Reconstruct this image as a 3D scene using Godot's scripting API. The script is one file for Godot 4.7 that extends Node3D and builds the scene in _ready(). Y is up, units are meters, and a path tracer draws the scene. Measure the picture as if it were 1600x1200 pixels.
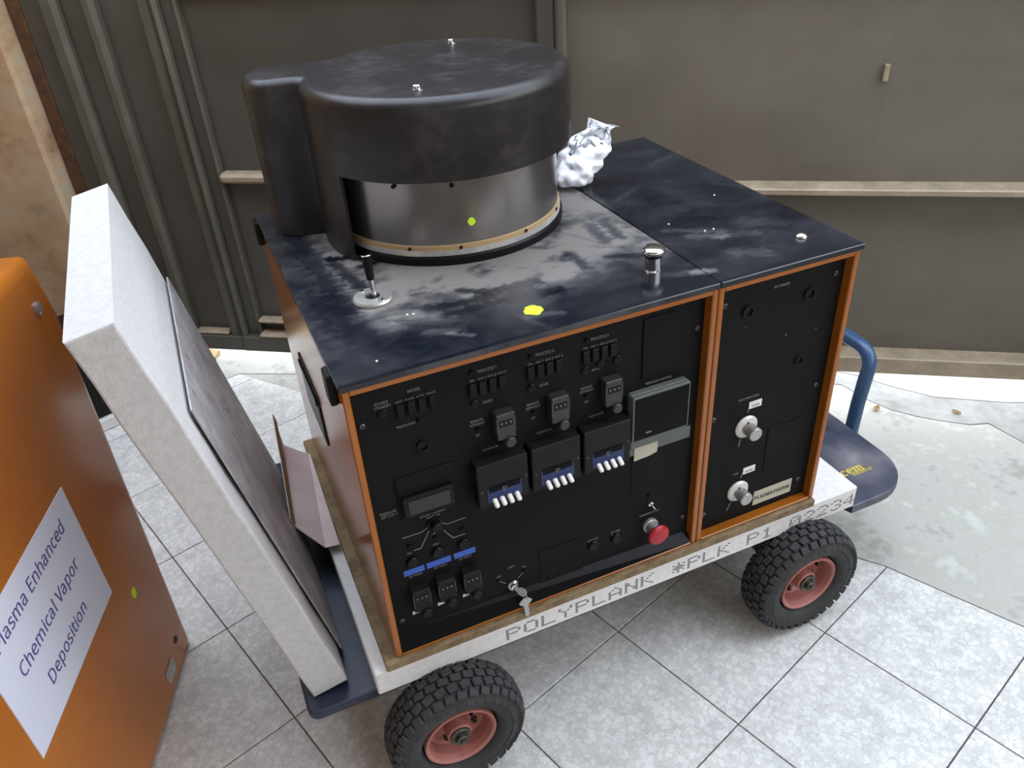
extends Node3D
# Model units: 1 = width of the console (0.84 m); origin at its lower front left corner,
# x along its front, y up, z towards the viewer. S turns them into metres, FL lifts the floor to y = 0.
const S := 0.84
const FL := 0.3595
var names := {}
var mats := {}
var rng := RandomNumberGenerator.new()

func _ready():
	rng.seed = 7
	# ---------- camera ----------
	var cam := Camera3D.new()
	cam.name = "camera"
	cam.fov = 50.84
	cam.near = 0.02
	cam.far = 100.0
	cam.transform = Transform3D(Basis(Vector3(0.913991, -0.057834, 0.401591), Vector3(0.267441, 0.830205, -0.489117), Vector3(-0.305115, 0.554450, 0.774267)), M(-0.13108, 1.289121, 1.035511))
	add_child(cam)
	cam.current = true
	# ---------- sky and exposure ----------
	var we := WorldEnvironment.new()
	we.name = "environment"
	var env := Environment.new()
	var sky := Sky.new()
	var sm := ProceduralSkyMaterial.new()
	sm.sky_top_color = Color(0.83, 0.875, 0.945)
	sm.sky_horizon_color = Color(1.0, 0.985, 0.96)
	sm.sky_curve = 0.3
	sm.sky_energy_multiplier = 1.0
	sm.ground_bottom_color = Color(0.45, 0.44, 0.42)
	sm.ground_horizon_color = Color(0.62, 0.62, 0.62)
	sky.sky_material = sm
	env.background_mode = Environment.BG_SKY
	env.sky = sky
	env.ambient_light_source = Environment.AMBIENT_SOURCE_SKY
	env.tonemap_mode = Environment.TONE_MAPPER_LINEAR
	env.tonemap_exposure = 7.0
	env.sdfgi_enabled = true
	env.ssao_enabled = true
	env.ssil_enabled = true
	we.environment = env
	add_child(we)
	# ---------- the place, then the things ----------
	make_materials()
	build_room()
	build_floor()
	build_gate()
	build_cart()
	build_platform()
	build_console()
	build_power_cabinet()
	build_leaning()
	build_orange_cabinet()
	build_small_things()

# ================= helpers =================
func M(x: float, y: float, z: float) -> Vector3:
	return Vector3(x, y + FL, z) * S

func numbered(parent: Node, called: String) -> String:
	var key := str(parent.get_instance_id()) + called
	var n: int = names.get(key, 0)
	names[key] = n + 1
	return called if n == 0 else "%s_%03d" % [called, n]

func tag(o: Node, label := "", category := "", group := "", kind := "") -> Node:
	if label: o.set_meta("label", label)
	if category: o.set_meta("category", category)
	if group: o.set_meta("group", group)
	if kind: o.set_meta("kind", kind)
	return o

func thing(called: String, at: Vector3, label := "", category := "", kind := "") -> Node3D:
	var o := Node3D.new()
	o.name = numbered(self, called)
	o.position = M(at.x, at.y, at.z)
	add_child(o)
	tag(o, label, category, "", kind)
	return o

func new_st() -> SurfaceTool:
	var s := SurfaceTool.new()
	s.begin(Mesh.PRIMITIVE_TRIANGLES)
	s.set_smooth_group(-1)
	return s

# commits a SurfaceTool whose vertices are in model units as one mesh under parent
func obj(called: String, s: SurfaceTool, m: Material, parent: Node3D = self, label := "", uvm := []) -> MeshInstance3D:
	s.generate_normals()
	var arr := s.commit_to_arrays()
	var base := Vector3.ZERO
	var q: Node = parent
	while q is Node3D and q != self:
		base += q.position
		q = q.get_parent()
	var v: PackedVector3Array = arr[Mesh.ARRAY_VERTEX]
	if uvm.size():   # plan picture: origin x, z, turn, width, depth
		var uv := PackedVector2Array()
		for p in v: uv.append((Vector2(p.x - uvm[0], p.z - uvm[1])).rotated(uvm[2]) / Vector2(uvm[3], uvm[4]))
		arr[Mesh.ARRAY_TEX_UV] = uv
	for i in v.size():
		v[i] = M(v[i].x, v[i].y, v[i].z) - base
	arr[Mesh.ARRAY_VERTEX] = v
	var me := ArrayMesh.new()
	me.add_surface_from_arrays(Mesh.PRIMITIVE_TRIANGLES, arr)
	var o := MeshInstance3D.new()
	o.mesh = me
	o.set_surface_override_material(0, m)
	o.name = numbered(parent, called)
	parent.add_child(o)
	if label: o.set_meta("label", label)
	return o

func dup(o: Node3D, delta: Vector3, label := "") -> Node3D:
	var r: Node3D = o.duplicate()
	var par: Node = o.get_parent()
	var nm := String(o.name)
	if nm.length() > 4 and nm.substr(nm.length() - 4, 1) == "_" and nm.substr(nm.length() - 3).is_valid_int(): nm = nm.substr(0, nm.length() - 4)
	r.name = numbered(par, nm)
	par.add_child(r)
	r.position = o.position + delta * S
	if label: r.set_meta("label", label)
	return r

func face(s: SurfaceTool, pts: Array, out: Vector3) -> void:
	var n: Vector3 = (pts[0] - pts[2]).cross(pts[0] - pts[1])
	if pts.size() > 3: n += (pts[0] - pts[3]).cross(pts[0] - pts[2])
	var fwd := n.dot(out) >= 0.0
	for i in range(1, pts.size() - 1):
		s.add_vertex(pts[0])
		s.add_vertex(pts[i] if fwd else pts[i + 1])
		s.add_vertex(pts[i + 1] if fwd else pts[i])

func mv(x := 0.0, y := 0.0, z := 0.0) -> Transform3D:
	return Transform3D(Basis(), Vector3(x, y, z))

# chamfered box centred on T
func box(s: SurfaceTool, T: Transform3D, size: Vector3, bev := 0.0) -> void:
	s.set_smooth_group(-1)
	var h := size / 2
	var b: float = min(bev, min(h.x, min(h.y, h.z)) * 0.9)
	var c := T.origin
	if b <= 0.0:
		for ax in 3:
			for sg in [-1.0, 1.0]:
				var u := (ax + 1) % 3
				var w := (ax + 2) % 3
				var pts := []
				for k in [[-1, -1], [1, -1], [1, 1], [-1, 1]]:
					var p := Vector3.ZERO
					p[ax] = sg * h[ax]; p[u] = k[0] * h[u]; p[w] = k[1] * h[w]
					pts.append(T * p)
				face(s, pts, T * (Vector3.ZERO + axis(ax) * sg) - c)
		return
	for ax in 3:
		var u := (ax + 1) % 3
		var w := (ax + 2) % 3
		for sg in [-1.0, 1.0]:
			var pts := []
			for k in [[-1, -1], [1, -1], [1, 1], [-1, 1]]:
				var p := Vector3.ZERO
				p[ax] = sg * h[ax]; p[u] = k[0] * (h[u] - b); p[w] = k[1] * (h[w] - b)
				pts.append(T * p)
			face(s, pts, T.basis * (axis(ax) * sg))
		for su in [-1.0, 1.0]:
			for sw in [-1.0, 1.0]:
				var e := []
				for k in [[-1, 0], [1, 0], [1, 1], [-1, 1]]:
					var p := Vector3.ZERO
					p[ax] = k[0] * (h[ax] - b)
					p[u] = su * (h[u] if k[1] == 0 else h[u] - b)
					p[w] = sw * (h[w] - b if k[1] == 0 else h[w])
					e.append(T * p)
				face(s, e, T.basis * (axis(u) * su + axis(w) * sw))
	for sx in [-1.0, 1.0]:
		for sy in [-1.0, 1.0]:
			for sz in [-1.0, 1.0]:
				face(s, [T * Vector3(sx * h.x, sy * (h.y - b), sz * (h.z - b)), T * Vector3(sx * (h.x - b), sy * h.y, sz * (h.z - b)), T * Vector3(sx * (h.x - b), sy * (h.y - b), sz * h.z)], T.basis * Vector3(sx, sy, sz))

func axis(i: int) -> Vector3:
	return [Vector3.RIGHT, Vector3.UP, Vector3.BACK][i]

# box between two corners
func bx(s: SurfaceTool, x0: float, x1: float, y0: float, y1: float, z0: float, z1: float, bev := 0.0) -> void:
	box(s, mv((x0 + x1) / 2, (y0 + y1) / 2, (z0 + z1) / 2), Vector3(x1 - x0, y1 - y0, z1 - z0), bev)

# turned profile of (radius, height) pairs round T's y axis, in order from the bottom outwards to the top
func lathe(s: SurfaceTool, T: Transform3D, prof: Array, n := 32, smooth := false, a0 := 0.0, a1 := TAU) -> void:
	for i in prof.size() - 1:
		var p: Vector2 = prof[i]
		var q: Vector2 = prof[i + 1]
		if p.distance_to(q) < 1e-7: continue
		s.set_smooth_group(1 if smooth else i + 1)
		for k in n:
			var t0 := a0 + (a1 - a0) * k / n
			var t1 := a0 + (a1 - a0) * (k + 1) / n
			var d0 := Vector3(cos(t0), 0, sin(t0))
			var d1 := Vector3(cos(t1), 0, sin(t1))
			var nr := T.basis * ((d0 + d1).normalized() * (q.y - p.y) + Vector3.UP * (p.x - q.x))
			var pts := [T * (d0 * p.x + Vector3.UP * p.y), T * (d1 * p.x + Vector3.UP * p.y), T * (d1 * q.x + Vector3.UP * q.y), T * (d0 * q.x + Vector3.UP * q.y)]
			if p.x < 1e-6: pts.remove_at(1)
			elif q.x < 1e-6: pts.remove_at(3)
			face(s, pts, nr)
	s.set_smooth_group(-1)

# frame whose y axis looks along d
func along(at: Vector3, d: Vector3) -> Transform3D:
	var y := d.normalized()
	var x := y.cross(Vector3(0.123, 0.21, 0.97)).normalized()
	return Transform3D(Basis(x, y, x.cross(y)), at)

func cyl(s: SurfaceTool, a: Vector3, b: Vector3, r: float, n := 20, bev := 0.0, r2 := -1.0) -> void:
	var L := a.distance_to(b)
	if r2 < 0: r2 = r
	var prof := [Vector2(0, 0), Vector2(r - bev, 0), Vector2(r, bev), Vector2(r2, L - bev), Vector2(r2 - bev, L), Vector2(0, L)]
	lathe(s, along(a, b - a), prof, n)

func tube(s: SurfaceTool, pts: Array, r: float, n := 14) -> void:
	s.set_smooth_group(2)
	var rings := []
	var x := Vector3.ZERO
	for i in pts.size():
		var d: Vector3 = (pts[min(i + 1, pts.size() - 1)] - pts[max(i - 1, 0)]).normalized()
		x = (Vector3(0.3, 0.2, 0.93).cross(d) if i == 0 else x - d * x.dot(d)).normalized()
		var y := d.cross(x)
		var ring := []
		for k in n: ring.append(pts[i] + (x * cos(TAU * k / n) + y * sin(TAU * k / n)) * r)
		rings.append(ring)
	for i in pts.size() - 1:
		for k in n:
			var k2 := (k + 1) % n
			var q := [rings[i][k], rings[i][k2], rings[i + 1][k2], rings[i + 1][k]]
			face(s, q, rings[i][k] + rings[i][k2] - pts[i] * 2)
	s.set_smooth_group(-1)
	face(s, rings[0], pts[0] - pts[1])
	face(s, rings[-1], pts[-1] - pts[-2])

func ccw(poly: PackedVector2Array) -> PackedVector2Array:
	if Geometry2D.is_polygon_clockwise(poly): poly.reverse()
	return poly

# inset polygon by miter
func inset(poly: PackedVector2Array, d: float) -> PackedVector2Array:
	var out := PackedVector2Array()
	var n := poly.size()
	for i in n:
		var a := (poly[i] - poly[(i + n - 1) % n]).normalized()
		var b := (poly[(i + 1) % n] - poly[i]).normalized()
		var na := Vector2(-a.y, a.x)
		var nb := Vector2(-b.y, b.x)
		var m := na + nb
		var L := m.length_squared()
		out.append(poly[i] + (m * (2.0 / max(L, 0.5))) * d)
	return out

func area2(poly: PackedVector2Array) -> float:
	var a := 0.0
	for i in poly.size():
		a += poly[i].cross(poly[(i + 1) % poly.size()])
	return a

# extrudes polygon (T's xy plane) from z0 to z1, edges rounded by bev in steps; smooth: rounded corners shade smoothly
func prism(s: SurfaceTool, T: Transform3D, poly: PackedVector2Array, z0: float, z1: float, bev := 0.0, steps := 1, smooth := false) -> void:
	if area2(poly) < 0: poly.reverse()
	var n := poly.size()
	var loops := []
	if bev <= 0:
		loops = [[poly, z0], [poly, z1]]
	else:
		for k in steps + 1:
			var t := PI / 2 * k / steps
			loops.append([inset(poly, bev * (1 - sin(t))), z0 + bev * (1 - cos(t))])
		for k in steps + 1:
			var t := PI / 2 * k / steps
			loops.append([inset(poly, bev * (1 - cos(t))), z1 - bev * (1 - sin(t))])
	s.set_smooth_group(3 if smooth else -1)
	for i in loops.size() - 1:
		for k in n:
			var k2 := (k + 1) % n
			var e: Vector2 = poly[k2] - poly[k]
			var p0: PackedVector2Array = loops[i][0]
			var p1: PackedVector2Array = loops[i + 1][0]
			var za: float = loops[i][1]
			var zb: float = loops[i + 1][1]
			var mid := (z0 + z1) / 2
			var o := Vector3(e.y, -e.x, 0).normalized() + Vector3(0, 0, sign((za + zb) / 2 - mid) * 0.3 if absf(za - zb) < absf(z1 - z0) * 0.5 else 0.0)
			face(s, [T * v3(p0[k], za), T * v3(p0[k2], za), T * v3(p1[k2], zb), T * v3(p1[k], zb)], T.basis * o)
	s.set_smooth_group(-1)
	for e in [[loops[0], -1.0], [loops[-1], 1.0]]:
		var pp: PackedVector2Array = e[0][0]
		var idx := Geometry2D.triangulate_polygon(pp)
		for k in range(0, idx.size(), 3):
			face(s, [T * v3(pp[idx[k]], e[0][1]), T * v3(pp[idx[k + 1]], e[0][1]), T * v3(pp[idx[k + 2]], e[0][1])], T.basis * Vector3(0, 0, e[1]))

func v3(p: Vector2, z: float) -> Vector3:
	return Vector3(p.x, p.y, z)

func vy(p: Vector2, y: float) -> Vector3:
	return Vector3(p.x, y, p.y)

func pv(a: Array) -> PackedVector2Array:
	var p := PackedVector2Array()
	for i in range(0, a.size(), 2): p.append(Vector2(a[i], a[i + 1]))
	return p

func rounded(x0: float, x1: float, y0: float, y1: float, r: float, n := 5) -> PackedVector2Array:
	var p := PackedVector2Array()
	for c in [[x1 - r, y1 - r, 0], [x0 + r, y1 - r, 1], [x0 + r, y0 + r, 2], [x1 - r, y0 + r, 3]]:
		for k in n + 1:
			var t: float = PI / 2 * (c[2] + float(k) / n)
			p.append(Vector2(c[0] + r * cos(t), c[1] + r * sin(t)))
	return p

# flat rectangle standing proud of a plane: T's z is the outward normal
func plate(s: SurfaceTool, T: Transform3D, x0: float, x1: float, y0: float, y1: float, th: float) -> void:
	box(s, T * mv((x0 + x1) / 2, (y0 + y1) / 2, th / 2), Vector3(x1 - x0, y1 - y0, th))

# thick line between two points in T's xy plane
func stroke(s: SurfaceTool, T: Transform3D, a: Vector2, b: Vector2, w: float, th := 0.0006) -> void:
	var d := b - a
	var X := Vector3(d.x, d.y, 0).normalized()
	box(s, T * Transform3D(Basis(X, Vector3(-X.y, X.x, 0), Vector3.BACK), v3((a + b) / 2, th / 2)), Vector3(d.length(), w, th))

# lettering: cap height h, centred (or left aligned) at x, y of T's xy plane
func letters(s: SurfaceTool, T: Transform3D, text: String, x: float, y: float, h: float, font := "Droid Sans", left := false, bold := false, stretch := 1.0) -> void:
	var f := SystemFont.new()
	f.font_names = PackedStringArray([font])
	if bold: f.font_weight = 700
	var tm := TextMesh.new()
	tm.text = text
	tm.font = f
	tm.font_size = 32
	tm.pixel_size = h / 23.0
	tm.depth = 0.0006
	tm.curve_step = 2.0
	tm.horizontal_alignment = HORIZONTAL_ALIGNMENT_LEFT if left else HORIZONTAL_ALIGNMENT_CENTER
	var arr := tm.get_mesh_arrays()
	if arr.is_empty() or arr[Mesh.ARRAY_VERTEX] == null: return
	var v: PackedVector3Array = arr[Mesh.ARRAY_VERTEX]
	var ix: PackedInt32Array = arr[Mesh.ARRAY_INDEX] if arr[Mesh.ARRAY_INDEX] != null else PackedInt32Array(range(v.size()))
	for i in ix:
		s.add_vertex(T * (Vector3(v[i].x * stretch, v[i].y, v[i].z) + Vector3(x, y, 0.0003)))

# ================= materials =================
func fbm(sd: int, freq: float, oct := 4, type := FastNoiseLite.TYPE_SIMPLEX_SMOOTH) -> FastNoiseLite:
	var n := FastNoiseLite.new()
	n.seed = sd
	n.frequency = freq
	n.noise_type = type
	n.fractal_type = FastNoiseLite.FRACTAL_FBM
	n.fractal_octaves = oct
	return n

# seamless picture that runs between colours by two layers of noise
func blotch(sd: int, size: int, freq: float, cols: Array, fine := 0.15) -> ImageTexture:
	var a := fbm(sd, freq).get_seamless_image(size, size)
	var b := fbm(sd + 50, freq * 6, 3).get_seamless_image(size, size)
	var im := Image.create(size, size, false, Image.FORMAT_RGB8)
	for y in size:
		for x in size:
			var v := clampf(a.get_pixel(x, y).r + (b.get_pixel(x, y).r - 0.5) * fine * 2, 0, 0.999) * (cols.size() - 1)
			var k := int(v)
			im.set_pixel(x, y, cols[k].lerp(cols[k + 1], v - k))
	return ImageTexture.create_from_image(im)

func mat(name_: String, c: Color, rough := 0.5, metal := 0.0, spec := 0.5) -> StandardMaterial3D:
	var m := StandardMaterial3D.new()
	m.resource_name = name_
	m.albedo_color = c
	m.roughness = rough
	m.metallic = metal
	m.metallic_specular = spec
	mats[name_] = m
	return m

func tex(m: StandardMaterial3D, t: Texture2D, per_metre: float, bump := 0.0, bump_t: Texture2D = null) -> void:
	m.albedo_texture = t
	m.albedo_color = Color.WHITE
	m.uv1_triplanar = true
	m.uv1_world_triplanar = true
	m.uv1_scale = Vector3.ONE * per_metre
	if bump > 0:
		m.heightmap_enabled = true
		m.heightmap_texture = bump_t if bump_t else t
		m.heightmap_scale = bump

func make_materials() -> void:
	tex(mat("orange_paint", Color(0.68, 0.33, 0.10), 0.16), blotch(1, 128, 0.02, [Color(0.555, 0.315, 0.080), Color(0.605, 0.350, 0.098)]), 1.5)
	tex(mat("panel_black", Color(0.1, 0.1, 0.1), 0.6, 0.0, 0.2), blotch(2, 128, 0.05, [Color(0.085, 0.08, 0.078), Color(0.105, 0.098, 0.095)]), 3.0)
	mat("black_plastic", Color(0.10, 0.096, 0.094), 0.5, 0.0, 0.28)
	mat("dark_plastic", Color(0.045, 0.045, 0.046), 0.4, 0.0, 0.3)
	mat("block_grey", Color(0.17, 0.165, 0.16), 0.5)
	mat("gloss_black", Color(0.04, 0.042, 0.047), 0.32, 0.0, 0.25)
	mat("print_white", Color(0.46, 0.445, 0.42), 0.7)
	mat("white_plastic", Color(0.86, 0.85, 0.82), 0.35)
	mat("blue_panel", Color(0.06, 0.135, 0.33), 0.4)
	mat("dymo_blue", Color(0.17, 0.32, 0.66), 0.35)
	mat("chrome", Color(0.80, 0.80, 0.80), 0.12, 1.0)
	mat("brushed", Color(0.70, 0.69, 0.67), 0.42, 0.85)
	mat("alu_knob", Color(0.66, 0.65, 0.63), 0.42, 0.6)
	mat("dial_white", Color(0.80, 0.79, 0.76), 0.4, 0.2)
	mat("screw", Color(0.35, 0.34, 0.33), 0.4, 0.7)
	mat("estop_red", Color(0.62, 0.07, 0.10), 0.35)
	mat("meter_case", Color(0.335, 0.355, 0.33), 0.55)
	mat("tape", Color(0.68, 0.66, 0.58), 0.7)
	mat("maroon_window", Color(0.10, 0.045, 0.05), 0.2)
	mat("glass_dark", Color(0.03, 0.03, 0.032), 0.35, 0.0, 0.2)
	mat("steel_cylinder", Color(0.55, 0.53, 0.52), 0.27, 0.9)
	mat("gasket", Color(0.62, 0.52, 0.37), 0.6)
	mat("sticker", Color(0.78, 0.92, 0.15), 0.6)
	var hood := mat("hood_plastic", Color(0.14, 0.135, 0.14), 0.36, 0.0, 0.42)
	tex(hood, blotch(5, 256, 0.012, [Color(0.085, 0.078, 0.08), Color(0.105, 0.094, 0.096), Color(0.20, 0.185, 0.185)], 0.3), 2.0)
	tex(mat("plywood", Color(0.5, 0.4, 0.3), 0.8), blotch(6, 256, 0.02, [Color(0.36, 0.295, 0.20), Color(0.47, 0.39, 0.275), Color(0.53, 0.46, 0.345)], 0.3), 3.0)
	tex(mat("foam", Color(0.93, 0.92, 0.90), 0.85), blotch(7, 256, 0.03, [Color(0.82, 0.805, 0.79), Color(0.87, 0.865, 0.855)], 0.5), 7.0, 0.04, blotch(71, 256, 0.12, [Color(0.3, 0.3, 0.3), Color.WHITE], 0.5))
	tex(mat("foam_grey", Color(0.93, 0.92, 0.90), 0.85), blotch(27, 256, 0.03, [Color(0.69, 0.68, 0.675), Color(0.75, 0.742, 0.735)], 0.6), 7.0, 0.04, mats.foam.heightmap_texture)  # darker copy of the foam colour for the leaning slab
	mat("print_ink", Color(0.36, 0.32, 0.32), 0.8)
	tex(mat("cart_blue", Color(0.1, 0.15, 0.3), 0.42), blotch(8, 256, 0.02, [Color(0.10, 0.13, 0.21), Color(0.15, 0.18, 0.28)], 0.3), 2.2)
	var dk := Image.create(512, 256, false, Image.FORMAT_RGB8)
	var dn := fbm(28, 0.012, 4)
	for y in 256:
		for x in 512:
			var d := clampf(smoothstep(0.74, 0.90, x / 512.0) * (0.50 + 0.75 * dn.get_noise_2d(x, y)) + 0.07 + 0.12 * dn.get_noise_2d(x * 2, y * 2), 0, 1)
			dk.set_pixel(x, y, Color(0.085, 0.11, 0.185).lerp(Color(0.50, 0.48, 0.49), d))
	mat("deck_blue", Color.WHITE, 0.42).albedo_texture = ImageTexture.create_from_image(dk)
	mat("handle_blue", Color(0.17, 0.285, 0.41), 0.32)
	mat("logo_yellow", Color(0.80, 0.72, 0.22), 0.5)
	tex(mat("rubber", Color(0.1, 0.1, 0.1), 0.75), blotch(9, 128, 0.05, [Color(0.14, 0.14, 0.14), Color(0.23, 0.225, 0.22)]), 4.0)
	tex(mat("rim_red", Color(0.6, 0.3, 0.25), 0.5), blotch(10, 128, 0.03, [Color(0.60, 0.36, 0.325), Color(0.69, 0.46, 0.415)]), 5.0)
	tex(mat("nut_steel", Color(0.35, 0.34, 0.31), 0.45, 0.7), blotch(11, 64, 0.06, [Color(0.22, 0.21, 0.19), Color(0.45, 0.43, 0.40)]), 12.0)
	tex(mat("grey_metal", Color(0.4, 0.4, 0.4), 0.5, 0.1), blotch(12, 256, 0.02, [Color(0.52, 0.51, 0.51), Color(0.72, 0.71, 0.70)], 0.3), 2.0)
	tex(mat("cardboard_white", Color(0.8, 0.74, 0.72), 0.75), blotch(13, 128, 0.02, [Color(0.74, 0.67, 0.65), Color(0.83, 0.77, 0.75)]), 3.0)
	mat("cardboard_edge", Color(0.55, 0.46, 0.34), 0.9)
	tex(mat("cabinet_orange", Color(0.7, 0.35, 0.1), 0.2), blotch(14, 128, 0.02, [Color(0.63, 0.365, 0.115), Color(0.69, 0.405, 0.135)]), 1.2)
	mat("paper", Color(0.80, 0.81, 0.86), 0.55)
	mat("ink_violet", Color(0.32, 0.29, 0.50), 0.7)
	var bag := mat("bag_plastic", Color(0.90, 0.91, 0.93), 0.22)
	bag.backlight_enabled = true
	bag.backlight = Color(0.6, 0.6, 0.62)
	tex(mat("wood", Color(0.7, 0.6, 0.4), 0.8), blotch(15, 128, 0.03, [Color(0.62, 0.50, 0.33), Color(0.80, 0.70, 0.52)]), 5.0)
	tex(mat("leaf", Color(0.6, 0.5, 0.3), 0.8), blotch(16, 64, 0.05, [Color(0.52, 0.42, 0.28), Color(0.72, 0.62, 0.45)]), 10.0)
	tex(mat("plaster", Color(0.6, 0.5, 0.4), 0.9), blotch(17, 512, 0.008, [Color(0.42, 0.33, 0.24), Color(0.60, 0.49, 0.37), Color(0.66, 0.56, 0.45), Color(0.62, 0.58, 0.48)], 0.25), 0.9, 0.3)
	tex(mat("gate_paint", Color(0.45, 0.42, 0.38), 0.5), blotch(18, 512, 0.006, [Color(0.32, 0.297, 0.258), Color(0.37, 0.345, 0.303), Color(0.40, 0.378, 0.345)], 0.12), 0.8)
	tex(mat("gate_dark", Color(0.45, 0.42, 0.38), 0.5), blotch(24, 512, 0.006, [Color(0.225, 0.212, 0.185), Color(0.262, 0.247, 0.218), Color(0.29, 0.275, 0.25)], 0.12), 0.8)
	tex(mat("gate_rail", Color(0.5, 0.46, 0.40), 0.5), blotch(19, 256, 0.02, [Color(0.48, 0.43, 0.35), Color(0.63, 0.57, 0.48)], 0.3), 2.0)
	tex(mat("gate_post", Color(0.4, 0.41, 0.38), 0.62), blotch(20, 256, 0.01, [Color(0.262, 0.25, 0.207), Color(0.325, 0.312, 0.265)], 0.2), 1.5)
	tex(mat("rust", Color(0.4, 0.25, 0.1), 0.85), blotch(21, 256, 0.03, [Color(0.22, 0.14, 0.085), Color(0.40, 0.25, 0.11)], 0.4), 3.0)
	tex(mat("concrete", Color(0.66, 0.65, 0.61), 0.85), blotch(22, 512, 0.008, [Color(0.60, 0.595, 0.56), Color(0.69, 0.68, 0.65), Color(0.665, 0.665, 0.62), Color(0.74, 0.735, 0.71)], 0.3), 1.1, 0.15)
	tex(mat("concrete_dimmed", Color(0.66, 0.65, 0.61), 0.85), blotch(25, 512, 0.008, [Color(0.50, 0.495, 0.465), Color(0.58, 0.575, 0.55), Color(0.63, 0.625, 0.60)], 0.3), 1.1, 0.15)  # darker copy: overbright light near the gate toned down in the colour
	tex(mat("mortar", Color(0.42, 0.39, 0.36), 0.95), blotch(23, 128, 0.04, [Color(0.34, 0.31, 0.28), Color(0.48, 0.45, 0.41)]), 4.0)
	mat("room_wall", Color(0.88, 0.86, 0.82), 0.9)
	for k in 3: terrazzo(k)
	lid_material()

func terrazzo(k: int) -> void:
	var size := 640
	var cell := FastNoiseLite.new()
	cell.seed = 90 + k
	cell.noise_type = FastNoiseLite.TYPE_CELLULAR
	cell.frequency = 0.046
	cell.cellular_return_type = FastNoiseLite.RETURN_CELL_VALUE
	cell.domain_warp_enabled = true
	cell.domain_warp_amplitude = 9.0
	cell.domain_warp_frequency = 0.04
	var dist: FastNoiseLite = cell.duplicate()
	dist.cellular_return_type = FastNoiseLite.RETURN_DISTANCE
	var small: FastNoiseLite = cell.duplicate()
	small.seed = 40 + k
	small.frequency = 0.085
	var small_d: FastNoiseLite = small.duplicate()
	small_d.cellular_return_type = FastNoiseLite.RETURN_DISTANCE
	var soft := fbm(60 + k, 0.006, 3)
	var grain := fbm(70 + k, 0.2, 2)
	var im := Image.create(size, size, false, Image.FORMAT_RGB8)
	var base := Color(0.745, 0.738, 0.715)
	for y in size:
		for x in size:
			var v := cell.get_noise_2d(x, y)
			var d := dist.get_noise_2d(x, y) + 1.0
			var c := base
			var f2 := smoothstep(0.52, 0.36, small_d.get_noise_2d(x, y) + 1.0)
			if f2 > 0.0:
				var w := small.get_noise_2d(x, y)
				if w > 0.2: c = c.lerp(Color(0.79, 0.785, 0.765), f2)
				elif w < -0.85: c = c.lerp(Color(0.60, 0.615, 0.63), f2)
			var f := smoothstep(0.60 + 0.12 * v, 0.46 + 0.12 * v, d)
			if f > 0.0:
				if v > 0.1: c = c.lerp(Color(0.84, 0.835, 0.82), f * 0.85)
				elif v > -0.6: c = c.lerp(Color(0.79, 0.785, 0.77), f * 0.6)
				elif v < -0.965: c = c.lerp(Color(0.47, 0.52, 0.57), f)
				elif v < -0.82: c = c.lerp(Color(0.70, 0.715, 0.735), f * 0.8)
			var g := soft.get_noise_2d(x, y) * 0.06 + grain.get_noise_2d(x, y) * 0.03
			if grain.get_noise_2d(x * 0.8 + 500, y * 0.8) > 0.60: g -= 0.26
			im.set_pixel(x, y, Color(c.r + g, c.g + g, c.b + g * 0.9))
	var m := mat("terrazzo%d" % k, Color.WHITE, 0.42)
	m.albedo_texture = ImageTexture.create_from_image(im)

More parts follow.
